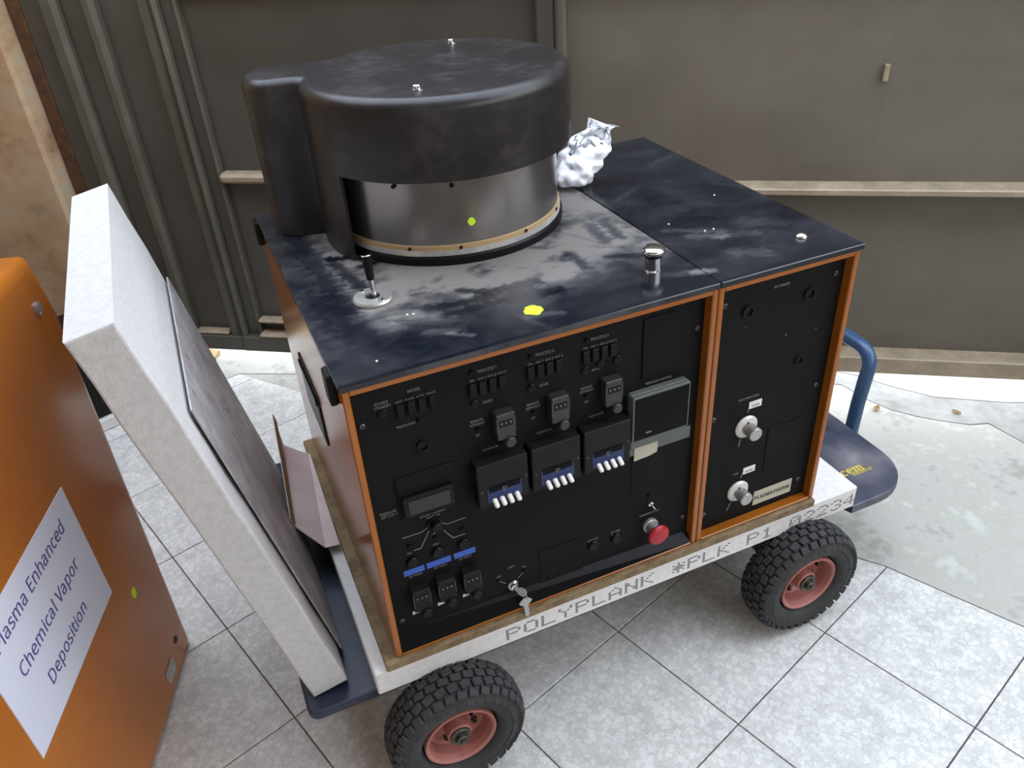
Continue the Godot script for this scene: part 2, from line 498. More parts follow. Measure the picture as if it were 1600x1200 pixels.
# the dusty glossy lid: one picture over the whole top (u along x, v along -z), dust dulls and lightens the gloss; sky haze and reflections are painted in
func lid_material() -> void:
	var N := 1024
	var dust_haze := PackedFloat32Array()
	dust_haze.resize(N * N)
	var a := fbm(31, 0.006, 5)
	a.domain_warp_enabled = true
	a.domain_warp_amplitude = 40.0
	a.domain_warp_frequency = 0.006
	var b := fbm(32, 0.03, 4)
	b.domain_warp_enabled = true
	b.domain_warp_amplitude = 20.0
	for j in N:
		var z := -0.786 + 0.79 * j / N
		for i in N:
			var x := -0.004 + 1.008 * i / N
			var r := Vector2(x - 0.372, z + 0.536).length()
			var k := 0.20
			if x < 0.682:
				k += 0.80 * smoothstep(0.52, 0.25, r) * smoothstep(0.02, 0.12, x)
				k += 0.36 * smoothstep(0.14, 0.0, absf(z + 0.24)) * smoothstep(0.05, 0.12, x)
				k *= smoothstep(-0.02, -0.17, z) * 0.72 + 0.28  # thins out forwards; what stays at the front includes painted sky haze
			else:
				k *= 0.55
			var n := a.get_noise_2d(i, j) * 1.1 + b.get_noise_2d(i, j) * 0.35
			if z > -0.004: k = 0.0; n *= 0.2
			dust_haze[j * N + i] = clampf(k * (1.0 + n * 0.8) + n * 0.10, 0.0, 1.0)
	# wiped streaks and painted dark reflections (negative) and dusty smears (positive): x, z, dx, dz, width, strength
	var marks := [
		[0.092, -0.46, 0.03, 0.012, 0.011, -1.0], [0.092, -0.455, 0.028, 0.19, 0.014, -0.7], [0.15, -0.425, 0.02, 0.005, 0.008, -0.9], [0.135, -0.395, 0.025, 0.0, 0.010, -0.7], [0.165, -0.40, 0.02, 0.005, 0.007, -0.9],
		[0.20, -0.165, 0.11, 0.015, 0.014, -0.8], [0.22, -0.13, 0.13, 0.0, 0.012, -0.7], [0.30, -0.17, 0.10, 0.005, 0.015, -0.8], [0.33, -0.125, 0.09, 0.01, 0.016, -0.9], [0.27, -0.20, 0.05, 0.03, 0.012, -0.7],
		[0.605, -0.34, -0.012, 0.085, 0.013, -0.55], [0.640, -0.345, -0.012, 0.085, 0.013, -0.55], [0.505, -0.24, 0.004, 0.07, 0.012, -0.6], [0.48, -0.06, 0.16, 0.0, 0.012, -0.8],  # leading pair of strokes paints dark upright reflections
		[0.56, -0.19, 0.08, 0.03, 0.010, -0.6], [0.05, -0.63, 0.02, 0.40, 0.022, -0.6], [0.03, -0.30, 0.05, 0.20, 0.03, -0.6], [0.62, -0.07, 0.06, 0.02, 0.012, 0.45], [0.66, -0.055, 0.04, 0.01, 0.010, 0.6],
		[0.77, -0.09, 0.05, 0.03, 0.018, 0.35], [0.75, -0.19, 0.05, 0.03, 0.016, 0.5], [0.80, -0.16, 0.06, 0.02, 0.014, 0.35], [0.72, -0.24, 0.10, 0.06, 0.010, 0.4], [0.88, -0.20, 0.05, 0.04, 0.02, 0.2], [0.17, -0.085, 0.05, 0.01, 0.012, 0.35], [0.20, -0.065, 0.03, 0.02, 0.006, 0.5], [0.14, -0.165, 0.05, 0.02, 0.02, 0.35], [0.33, -0.06, 0.06, 0.02, 0.008, 0.35], [0.10, -0.16, 0.03, 0.03, 0.014, 0.35],
	]
	rng.seed = 11
	for k in 90:
		var ang := rng.randf_range(-0.6, 1.3)
		var L := rng.randf_range(0.02, 0.12)
		marks.append([rng.randf_range(0.0, 0.98), rng.randf_range(-0.76, -0.02), cos(ang) * L, sin(ang) * L, rng.randf_range(0.003, 0.011), rng.randf_range(-0.35, 0.18)])
	for m in marks:
		var p := Vector2(m[0], m[1])
		var q := p + Vector2(m[2], m[3])
		var w: float = m[4]
		var i0 := int(clampf((minf(p.x, q.x) - w * 2 + 0.004) / 1.008, 0, 0.999) * N)
		var i1 := int(clampf((maxf(p.x, q.x) + w * 2 + 0.004) / 1.008, 0, 0.999) * N)
		var j0 := int(clampf((minf(p.y, q.y) - w * 2 + 0.786) / 0.79, 0, 0.999) * N)
		var j1 := int(clampf((maxf(p.y, q.y) + w * 2 + 0.786) / 0.79, 0, 0.999) * N)
		for j in range(j0, j1):
			for i in range(i0, i1):
				var c := Vector2(-0.004 + 1.008 * i / N, -0.786 + 0.79 * j / N)
				var d := c.distance_to(Geometry2D.get_closest_point_to_segment(c, p, q))
				d += b.get_noise_2d(i * 1.5, j * 1.5) * w * 0.8
				var f := smoothstep(w * 1.6, w * 0.2, d)
				var o: float = dust_haze[j * N + i]
				var s: float = m[5]
				dust_haze[j * N + i] = clampf(o * (1 + f * s) if s < 0 else o + f * s * 0.7, 0, 1)
	var im := Image.create(N, N, false, Image.FORMAT_RGB8)
	var ro := Image.create(N, N, false, Image.FORMAT_RGB8)
	for j in N:
		for i in N:
			var d: float = dust_haze[j * N + i]
			im.set_pixel(i, j, Color(0.045, 0.06, 0.095).lerp(Color(0.43, 0.41, 0.39), d))  # bluish base stands in for sky mirrored by the gloss
			var g := 0.16 + 0.5 * d
			ro.set_pixel(i, j, Color(g, g, g))
	var m := mat("lid", Color.WHITE, 1.0)
	m.albedo_texture = ImageTexture.create_from_image(im)
	m.roughness_texture = ImageTexture.create_from_image(ro)
	m.metallic_specular = 0.5

# ================= the place =================
const G0 := Vector3(-0.0944, -0.3595, -1.9088)   # foot of the gate
const GA := 0.593412                              # 34 degrees

# frame of the gate: x along it, y up from the floor, z towards the viewer
func gate_frame() -> Transform3D:
	return Transform3D(Basis(Vector3(cos(GA), 0, sin(GA)), Vector3.UP, Vector3(-sin(GA), 0, cos(GA))), G0)

func gbox(s: SurfaceTool, s0: float, s1: float, h0: float, h1: float, t0: float, t1: float, bev := 0.003) -> void:
	box(s, gate_frame() * mv((s0 + s1) / 2, (h0 + h1) / 2, (t0 + t1) / 2), Vector3(s1 - s0, h1 - h0, t1 - t0), bev)

func build_room() -> void:
	# plastered wall on the left: a pier beside the gate and the wall that runs on towards the viewer
	var s := new_st()
	gbox(s, -3.2, -0.475, 0, 2.6, -0.25, 0.085, 0.012)
	tag(obj("wall_left", s, mats.plaster), "stained beige plaster wall left of the grey gate", "wall", "", "structure")
	# building behind the viewer: side wall, back wall and a roof that leaves the yard by the gate open
	s = new_st()
	gbox(s, -1.3, -0.98, 0, 3.0, 0.09, 5.4, 0.01)
	tag(obj("wall_side", s, mats.plaster), "long plaster wall running back from the gate on the left", "wall", "", "structure")
	s = new_st()
	gbox(s, -1.3, 4.9, 0, 3.0, 5.4, 5.7, 0.01)
	tag(obj("wall_back", s, mats.room_wall), "pale wall of the building behind the viewer", "wall", "", "structure")
	s = new_st()
	gbox(s, -1.3, 4.6, 3.0, 3.15, 1.66, 5.7, 0.01)
	tag(obj("ceiling", s, mats.room_wall), "flat roof over the building side of the yard", "roof", "", "structure")
	s = new_st()
	gbox(s, 4.6, 4.9, 0, 1.7, -0.25, 5.4, 0.01)  # unseen wall added to cut low sky light from the right
	tag(obj("added_wall_right", s, mats.plaster), "added unseen plaster wall on the far right that cuts low sky light", "wall", "", "structure")
	# rusty angle iron at the wall's edge
	s = new_st()
	gbox(s, -0.472, -0.424, 0, 2.4, -0.02, 0.015, 0.003)
	tag(obj("trim_1", s, mats.rust), "rusty brown iron strip along the edge of the plaster wall", "trim", "", "structure")

func tile_point(u: float, v: float) -> Vector2:
	var c := cos(0.315954)
	var n := sin(0.315954)
	return Vector2(u * c + v * n, -u * n + v * c)

func build_floor() -> void:
	var fl := thing("floor", Vector3(0, -FL, 0), "pale floor of square terrazzo tiles beside cracked grey concrete", "floor", "structure")
	var s := new_st()
	box(s, mv(0.5, -FL - 0.032, -1.0), Vector3(16, 0.05, 16))
	obj("bed", s, mats.mortar, fl)
	var FT := Transform3D(Basis(Vector3.RIGHT, Vector3(0, 0, 1), Vector3.UP), Vector3(0, -FL, 0))   # plan x, z -> floor
	# tiles, cut along the joint to the concrete
	var t := 0.3565655
	var area := pv([-0.13, -1.842, 1.2993, 0.0093, 1.4446, 0.3052, 1.62, 0.9, 1.9, 3.2, -3.5, 3.2, -3.5, -0.9])
	for i in range(-7, 3):
		for j in range(-7, 4):
			var g := 0.0016
			var q := PackedVector2Array()
			for k in [[0, 0], [1, 0], [1, 1], [0, 1]]:
				q.append(tile_point(0.928192 + (i + k[0]) * t + (g if k[0] == 0 else -g), 0.416642 + (j + k[1]) * t + (g if k[1] == 0 else -g)))
			var cuts := Geometry2D.intersect_polygons(q, area)
			if cuts.is_empty(): continue
			s = new_st()
			prism(s, FT, cuts[0], -0.008, 0.0, 0.0010)
			var kk := posmod(i * 7 + j * 3 + i * j, 4)
			var org := tile_point(0.928192 + i * t, 0.416642 + j * t)
			obj("tile", s, mats["terrazzo%d" % posmod(i * 2 + j + (i * i) % 3, 3)], fl, "", [org.x, org.y, 0.315954 + kk * PI / 2, t, t])
	# concrete slabs, parted by the cracks
	var slabs := [
		pv([-0.13, -1.842, 1.3025, 0.0063, 1.4478, 0.3022, 1.62, 0.88, 1.9, 3.2, 3.2, 3.2, 2.4, 0.3, 2.0565, -0.19, 2.0525, -0.25, 2.047, -0.31, 1.9916, -0.332, 1.9292, -0.390, 1.8798, -0.4445, 1.8348, -0.511, 1.8104, -0.593, 1.80, -0.70, 1.62, -0.86, 0.95, -1.28, 0.62, -1.42]),
		pv([0.95, -1.284, 1.62, -0.864, 1.803, -0.703, 1.8134, -0.594, 1.8378, -0.5125, 1.8820, -0.4475, 1.9300, -0.3935, 1.9926, -0.3365, 2.0515, -0.3135, 2.060, -0.193, 2.4, 0.292, 3.2, 3.2, 5.0, 3.2, 5.0, 1.2, 2.40, -0.26, 2.2, -0.36, 2.0155, -0.4985, 1.9481, -0.6015, 1.9215, -0.6485, 1.8965, -0.7134, 1.70, -0.95, 1.2, -1.35]),
		pv([-0.13, -1.848, 0.62, -1.424, 0.95, -1.288, 1.2, -1.354, 1.70, -0.954, 1.8990, -0.7150, 1.9240, -0.6500, 1.9505, -0.6030, 2.0178, -0.5010, 2.2, -0.364, 2.40, -0.264, 5.0, 1.196, 8.0, 1.2, 8.0, -8.0, -7.0, -8.0, -7.0, -1.0, -3.5, -0.903]),
	]
	for p in slabs:
		s = new_st()
		prism(s, FT, p, -0.008, -0.0012, 0.0008)
		obj("slab", s, mats.concrete_dimmed if p == slabs[1] else mats.concrete, fl)

func leaf_part(d: Node3D, called: String, m: Material, s0: float, s1: float, h0: float, h1: float, t0: float, t1: float, bev := 0.003) -> void:
	var s := new_st()
	gbox(s, s0, s1, h0, h1, t0, t1, bev)
	obj(called, s, m, d)

func build_gate() -> void:
	var H := 2.40
	# post and narrow leaf at the left
	var d := thing("door_1", G0, "narrow grey steel gate leaf with tall posts at the left", "gate", "structure")
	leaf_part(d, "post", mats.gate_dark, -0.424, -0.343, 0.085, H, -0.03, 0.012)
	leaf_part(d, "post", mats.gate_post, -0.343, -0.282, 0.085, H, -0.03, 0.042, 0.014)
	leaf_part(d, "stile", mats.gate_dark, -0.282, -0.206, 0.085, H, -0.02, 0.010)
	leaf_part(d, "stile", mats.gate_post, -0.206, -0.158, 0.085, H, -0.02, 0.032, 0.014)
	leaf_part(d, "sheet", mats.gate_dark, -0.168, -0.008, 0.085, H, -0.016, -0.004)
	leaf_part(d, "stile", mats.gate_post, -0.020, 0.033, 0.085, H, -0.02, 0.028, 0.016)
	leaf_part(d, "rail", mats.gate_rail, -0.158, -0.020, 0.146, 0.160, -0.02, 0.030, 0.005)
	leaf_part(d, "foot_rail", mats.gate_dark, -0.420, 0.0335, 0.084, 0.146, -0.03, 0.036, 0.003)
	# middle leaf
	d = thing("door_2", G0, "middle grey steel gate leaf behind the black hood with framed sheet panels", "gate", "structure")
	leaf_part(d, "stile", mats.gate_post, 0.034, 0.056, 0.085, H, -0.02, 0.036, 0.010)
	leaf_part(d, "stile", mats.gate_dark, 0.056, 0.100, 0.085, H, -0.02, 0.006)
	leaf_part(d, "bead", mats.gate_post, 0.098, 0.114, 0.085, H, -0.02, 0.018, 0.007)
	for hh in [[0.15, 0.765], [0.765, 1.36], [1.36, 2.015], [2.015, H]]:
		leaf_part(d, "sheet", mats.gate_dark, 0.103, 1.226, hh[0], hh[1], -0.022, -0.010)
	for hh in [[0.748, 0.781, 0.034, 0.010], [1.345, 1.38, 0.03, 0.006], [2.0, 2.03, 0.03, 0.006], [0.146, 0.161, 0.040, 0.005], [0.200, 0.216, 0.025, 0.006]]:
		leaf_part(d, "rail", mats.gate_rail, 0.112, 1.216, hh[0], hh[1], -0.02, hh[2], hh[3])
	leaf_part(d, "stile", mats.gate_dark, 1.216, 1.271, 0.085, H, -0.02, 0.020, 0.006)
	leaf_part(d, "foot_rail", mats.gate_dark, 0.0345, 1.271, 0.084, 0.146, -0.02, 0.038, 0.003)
	# wide right leaf
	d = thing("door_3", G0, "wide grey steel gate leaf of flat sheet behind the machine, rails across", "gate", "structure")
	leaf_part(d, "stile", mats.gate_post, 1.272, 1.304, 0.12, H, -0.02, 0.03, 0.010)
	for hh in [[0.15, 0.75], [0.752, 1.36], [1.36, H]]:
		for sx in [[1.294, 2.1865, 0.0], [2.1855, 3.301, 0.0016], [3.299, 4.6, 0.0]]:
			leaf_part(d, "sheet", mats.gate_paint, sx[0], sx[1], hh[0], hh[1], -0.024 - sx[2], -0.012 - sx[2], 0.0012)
	for hh in [[0.735, 0.756, 0.058, 0.004], [1.355, 1.38, 0.05, 0.006], [0.125, 0.186, 0.056, 0.004]]:
		leaf_part(d, "rail", mats.gate_rail, 1.304, 4.6, hh[0], hh[1], -0.02, hh[2], hh[3])
	leaf_part(d, "hinge_plate", mats.gate_rail, 2.176, 2.190, 1.045, 1.090, -0.014, 0.004, 0.002)

# ================= cart =================
const DT := -0.084
func build_cart() -> void:
	var t := thing("platform_cart", Vector3(0.55, -FL, -0.41), "blue steel platform cart with four knobbly tyres carrying the machine", "cart")
	# deck: plan outline with wheel cut-outs in front
	var s := new_st()
	var p := PackedVector2Array()
	for k in 9:
		var a := PI / 2 * k / 8
		p.append(Vector2(1.225 + 0.128 * cos(a), -0.125 + 0.128 * sin(a)))
	for q in [[1.135, 0.003], [1.125, -0.024], [0.812, -0.024], [0.806, -0.014]]: p.append(Vector2(q[0], q[1]))
	for k in 5:
		var a := PI / 2 + PI / 2 * k / 4
		p.append(Vector2(-0.163 + 0.022 * cos(a), -0.036 + 0.022 * sin(a)))
	for k in 5:
		var a := PI + PI / 2 * k / 4
		p.append(Vector2(-0.15 + 0.036 * cos(a), -0.80 + 0.036 * sin(a)))
	for k in 9:
		var a := PI * 1.5 + PI / 2 * k / 8
		p.append(Vector2(1.225 + 0.128 * cos(a), -0.708 + 0.128 * sin(a)))
	prism(s, Transform3D(Basis(Vector3.RIGHT, Vector3(0, 0, 1), Vector3.UP), Vector3(0, 0, 0)), p, DT - 0.0235, DT, 0.004, 2)
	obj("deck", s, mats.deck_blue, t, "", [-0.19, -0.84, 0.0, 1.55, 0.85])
	# printed mark on the deck
	s = new_st()
	var LT := Transform3D(Basis(Vector3.RIGHT, Vector3(0, 0, -1), Vector3.UP), Vector3(0, DT, 0))
	letters(s, LT, "cem", 1.2280, 0.1035, 0.024, "Droid Serif", false, true, 1.0)
	letters(s, LT, "industrial", 1.2480, 0.0880, 0.0105, "Droid Sans", false, false, 1.0)
	obj("printed_mark", s, mats.logo_yellow, t, "yellow lettering printed on the deck")
	# handle: low tube hoop at the right end
	s = new_st()
	var pts := [Vector3(1.372, -0.16, -0.255), Vector3(1.376, -0.02, -0.255), Vector3(1.386, 0.075, -0.255)]
	for k in 7:
		var a := PI / 2 * k / 6
		pts.append(Vector3(1.388 + 0.006 * sin(a), 0.085 + 0.05 * sin(a), -0.305 + 0.05 * cos(a)))
	for k in 7:
		var a := PI / 2 * (1 - k / 6.0)
		pts.append(Vector3(1.388 + 0.006 * sin(a), 0.085 + 0.05 * sin(a), -0.535 - 0.05 * cos(a)))
	pts.append_array([Vector3(1.376, -0.02, -0.585), Vector3(1.372, -0.16, -0.585)])
	tube(s, pts, 0.0185, 18)
	obj("handle", s, mats.handle_blue, t)
	for z in [-0.255, -0.585]:
		s = new_st()
		bx(s, 1.335, 1.372, -0.15, -0.108, z - 0.022, z + 0.022, 0.003)
		obj("handle_bracket", s, mats.cart_blue, t)
	# axles and their stands
	for x in [0.975, 0.083]:
		s = new_st()
		cyl(s, Vector3(x, -FL + 0.148, -0.03), Vector3(x, -FL + 0.148, -0.80), 0.014)
		obj("axle", s, mats.nut_steel, t)
		for z in [-0.10, -0.72]:
			s = new_st()
			prism(s, mv(x, 0, 0), pv([-0.09, -0.109, 0.09, -0.109, 0.03, -0.235, -0.03, -0.235]), z - 0.012, z + 0.012, 0.002)
			obj("axle_stand", s, mats.cart_blue, t)
	# wheels
	var w := make_wheel(t, Vector3(0.972, -FL + 0.149, 0.030))
	dup(w, Vector3(0.084 - 0.972, 0, 0.010))
	for x in [0.0, 0.084 - 0.972]:
		var r := dup(w, Vector3(x, 0, -0.88))
		r.rotation.y = PI

func make_wheel(par: Node3D, c: Vector3) -> Node3D:
	var R := 0.1465
	var w := Node3D.new()
	w.name = numbered(par, "wheel")
	par.add_child(w)
	w.position = M(c.x, c.y, c.z) - par.position
	var T := Transform3D(Basis(Vector3.RIGHT, Vector3(0, 0, 1), Vector3(0, -1, 0)), c)   # y axis of the lathe = towards the viewer
	# tyre carcass
	var s := new_st()
	var prof := []
	var hb := 0.046
	var a := 0.0315
	for k in 25:
		var ph := -PI * 0.98 + PI * 1.96 * k / 24.0
		var cz := sin(ph)
		var cr := cos(ph)
		prof.append(Vector2(R - 0.006 - a + (a * signf(cr) * pow(absf(cr), 0.75)), hb * signf(cz) * pow(absf(cz), 0.8)))
	lathe(s, T, prof, 56, true)
	obj("tyre", s, mats.rubber, w)
	# tread: staggered blocks over the crown and lugs on the shoulders
	s = new_st()
	var n := 34
	for row in 5:
		var off := [-0.0355, -0.0185, 0.0, 0.0185, 0.0355][row] as float
		for k in n:
			var th := TAU * (k + (0.5 if row % 2 else 0.0)) / n
			var q := absf(off) / hb
			var rr := R - 0.0075 - a + a * pow(sqrt(maxf(0, 1 - pow(q, 2.4))), 0.75)
			var tilt := signf(off) * [0.0, 0.22, 0.62][absi(row - 2)] as float
			var er := Vector3(cos(th), sin(th), 0)
			var et := Vector3(-sin(th), cos(th), 0)
			var up := er * cos(tilt) + Vector3(0, 0, 1) * sin(tilt)
			var sd := et.cross(up)
			var B := Basis(et, up, et.cross(up))
			var o := c + er * rr + Vector3(0, 0, off)
			var L := TAU * R / n * (0.80 if absi(row - 2) < 2 else 0.74)
			box(s, Transform3D(B.rotated(up, 0.18 * (1 if row % 2 else -1)), o), Vector3(L, 0.016, 0.0165 if absi(row - 2) < 2 else 0.017), 0.002)
	for sg in [-1.0, 1.0]:
		for k in n:
			var th := TAU * (k + 0.25) / n
			var er := Vector3(cos(th), sin(th), 0)
			var et := Vector3(-sin(th), cos(th), 0)
			var ax := Vector3(0, 0, sg)
			var up := (er * 0.45 + ax * 0.9).normalized()
			var B := Basis(et, up, et.cross(up))
			box(s, Transform3D(B, c + er * (R - 0.029) + ax * (hb - 0.0065)), Vector3(TAU * R / n * 0.68, 0.010, 0.022), 0.002)
	obj("tread", s, mats.rubber, w)
	# rim: dished disc with hub
	s = new_st()
	lathe(s, T, [Vector2(0.0, -0.02), Vector2(0.06, -0.03), Vector2(0.0755, -0.034), Vector2(0.0775, 0.030), Vector2(0.0765, 0.036), Vector2(0.0735, 0.037), Vector2(0.0690, 0.033), Vector2(0.0655, 0.020), Vector2(0.0640, -0.004), Vector2(0.0560, -0.012), Vector2(0.0330, -0.008), Vector2(0.0270, -0.002), Vector2(0.0260, 0.026), Vector2(0.0235, 0.0285), Vector2(0.0, 0.0285)], 48)
	obj("rim", s, mats.rim_red, w)
	s = new_st()
	lathe(s, T, [Vector2(0.0, 0.027), Vector2(0.0225, 0.027), Vector2(0.0225, 0.033), Vector2(0.0200, 0.035), Vector2(0.0, 0.035)], 28)
	lathe(s, T, [Vector2(0.0, 0.034), Vector2(0.0145, 0.034), Vector2(0.0145, 0.043), Vector2(0.0125, 0.045), Vector2(0.0, 0.045)], 6)
	lathe(s, T, [Vector2(0.0, 0.044), Vector2(0.0065, 0.044), Vector2(0.0060, 0.049), Vector2(0.0, 0.050)], 16)
	obj("hub_nut", s, mats.nut_steel, w)
	for b in 4:
		s = new_st()
		var th := TAU * b / 4.0 + 1.1
		var o := c + Vector3(cos(th), sin(th), 0) * 0.0465 + Vector3(0, 0, -0.011)
		cyl(s, o, o + Vector3(0, 0, 0.009), 0.0075, 6)
		cyl(s, o, o + Vector3(0, 0, 0.014), 0.0035, 10)
		obj("bolt", s, mats.nut_steel, w)
	s = new_st()
	var vo := c + Vector3(0.036, 0.044, 0.006)
	cyl(s, vo - Vector3(0, 0, 0.012), vo + Vector3(-0.006, -0.008, 0.016), 0.004, 10)
	obj("valve", s, mats.dark_plastic, w)
	return w

const DOTS := {"P": [30, 17, 17, 30, 16, 16, 16], "O": [14, 17, 17, 17, 17, 17, 14], "L": [16, 16, 16, 16, 16, 16, 31], "Y": [17, 17, 10, 4, 4, 4, 4], "A": [4, 10, 17, 17, 31, 17, 17], "N": [17, 25, 25, 21, 19, 19, 17], "K": [17, 18, 20, 24, 20, 18, 17], "*": [4, 21, 14, 31, 14, 21, 4], "1": [4, 12, 4, 4, 4, 4, 14], "0": [14, 17, 19, 21, 25, 17, 14], "2": [14, 17, 1, 2, 4, 8, 31], "3": [14, 17, 1, 6, 1, 17, 14], "4": [2, 6, 10, 18, 31, 2, 2]}

func build_platform() -> void:
	# polystyrene sheet on the deck
	var t := thing("foam_sheet", Vector3(0.54, DT, -0.39), "white polystyrene sheet under the machine with dotted lettering on its front edge", "foam sheet")
	var s := new_st()
	bx(s, -0.049, 1.137, DT + 0.0005, -0.0208, -0.79, 0.002, 0.003)
	obj("sheet", s, mats.foam, t)
	s = new_st()
	var text := "POLYPLANK *PLK P1 02234"
	for i in text.length():
		if not DOTS.has(text[i]): continue
		for r in 7:
			for c in 5:
				if (DOTS[text[i]][r] >> (4 - c)) & 1:
					var x := 0.228 + i * 0.0398 + c * 0.0066
					var y := -0.0410 - r * 0.0046
					box(s, mv(x, y, 0.0021), Vector3(0.0062, 0.0027, 0.0006))
	obj("printed_lettering", s, mats.print_ink, t, "dotted dark ink lettering")
	# plywood board
	var b := thing("plywood_board", Vector3(0.5, -0.0205, -0.39), "weathered brown plywood board between the machine and the white foam", "board")
	s = new_st()
	bx(s, -0.024, 1.001, -0.0202, -0.0008, -0.785, 0.0085, 0.0015)
	obj("board", s, mats.plywood, b)

# ================= console =================
const PZ := -0.021
const XS := 0.6817
const H := 0.6322

func case_shell(called: String, x0: float, x1: float, t: Node3D) -> void:
	var s := new_st()
	var w := 0.012
	bx(s, x0, x0 + w, 0, 0.6195, -0.775, 0, 0.002)
	bx(s, x1 - w, x1, 0, 0.6195, -0.775, 0, 0.002)
	bx(s, x0 + w, x1 - w, 0, 0.006, -0.775, -0.0003, 0.0015)
	bx(s, x0 + w, x1 - w, 0.6085, 0.6195, -0.775, -0.0003, 0.0015)
	bx(s, x0 + w, x1 - w, 0.006, 0.6085, -0.775, -0.763)
	obj(called, s, mats.orange_paint, t)

func lid(x0: float, x1: float, t: Node3D) -> void:
	var s := new_st()
	bx(s, x0, x1, 0.6198, H, -0.782, 0.004, 0.0016)
	obj("lid", s, mats.lid, t, "", [-0.004, -0.786, 0.0, 1.008, 0.79])

func screw_head(par: Node3D, x: float, y: float, r := 0.0055) -> void:
	var s := new_st()
	var T := Transform3D(Basis(Vector3.RIGHT, Vector3(0, 0, 1), Vector3(0, -1, 0)), Vector3(x, y, PZ))
	lathe(s, T, [Vector2(0, 0), Vector2(r, 0), Vector2(r, 0.0012), Vector2(r * 0.75, 0.0026), Vector2(r * 0.5, 0.0028), Vector2(r * 0.45, 0.0008), Vector2(0, 0.0008)], 16)
	obj("screw", s, mats.screw, par)

func panel_frame(z := PZ) -> Transform3D:
	return Transform3D(Basis(), Vector3(0, 0, z))

func facing(x: float, y: float, z: float) -> Transform3D:   # lathe frame whose axis points out of the panel
	return Transform3D(Basis(Vector3.RIGHT, Vector3(0, 0, 1), Vector3(0, -1, 0)), Vector3(x, y, z))

func part_lathe(called: String, par: Node3D, m: Material, T: Transform3D, prof: Array, n := 28, label := "", smooth := false) -> MeshInstance3D:
	var s := new_st()
	lathe(s, T, prof, n, smooth)
	return obj(called, s, m, par, label)

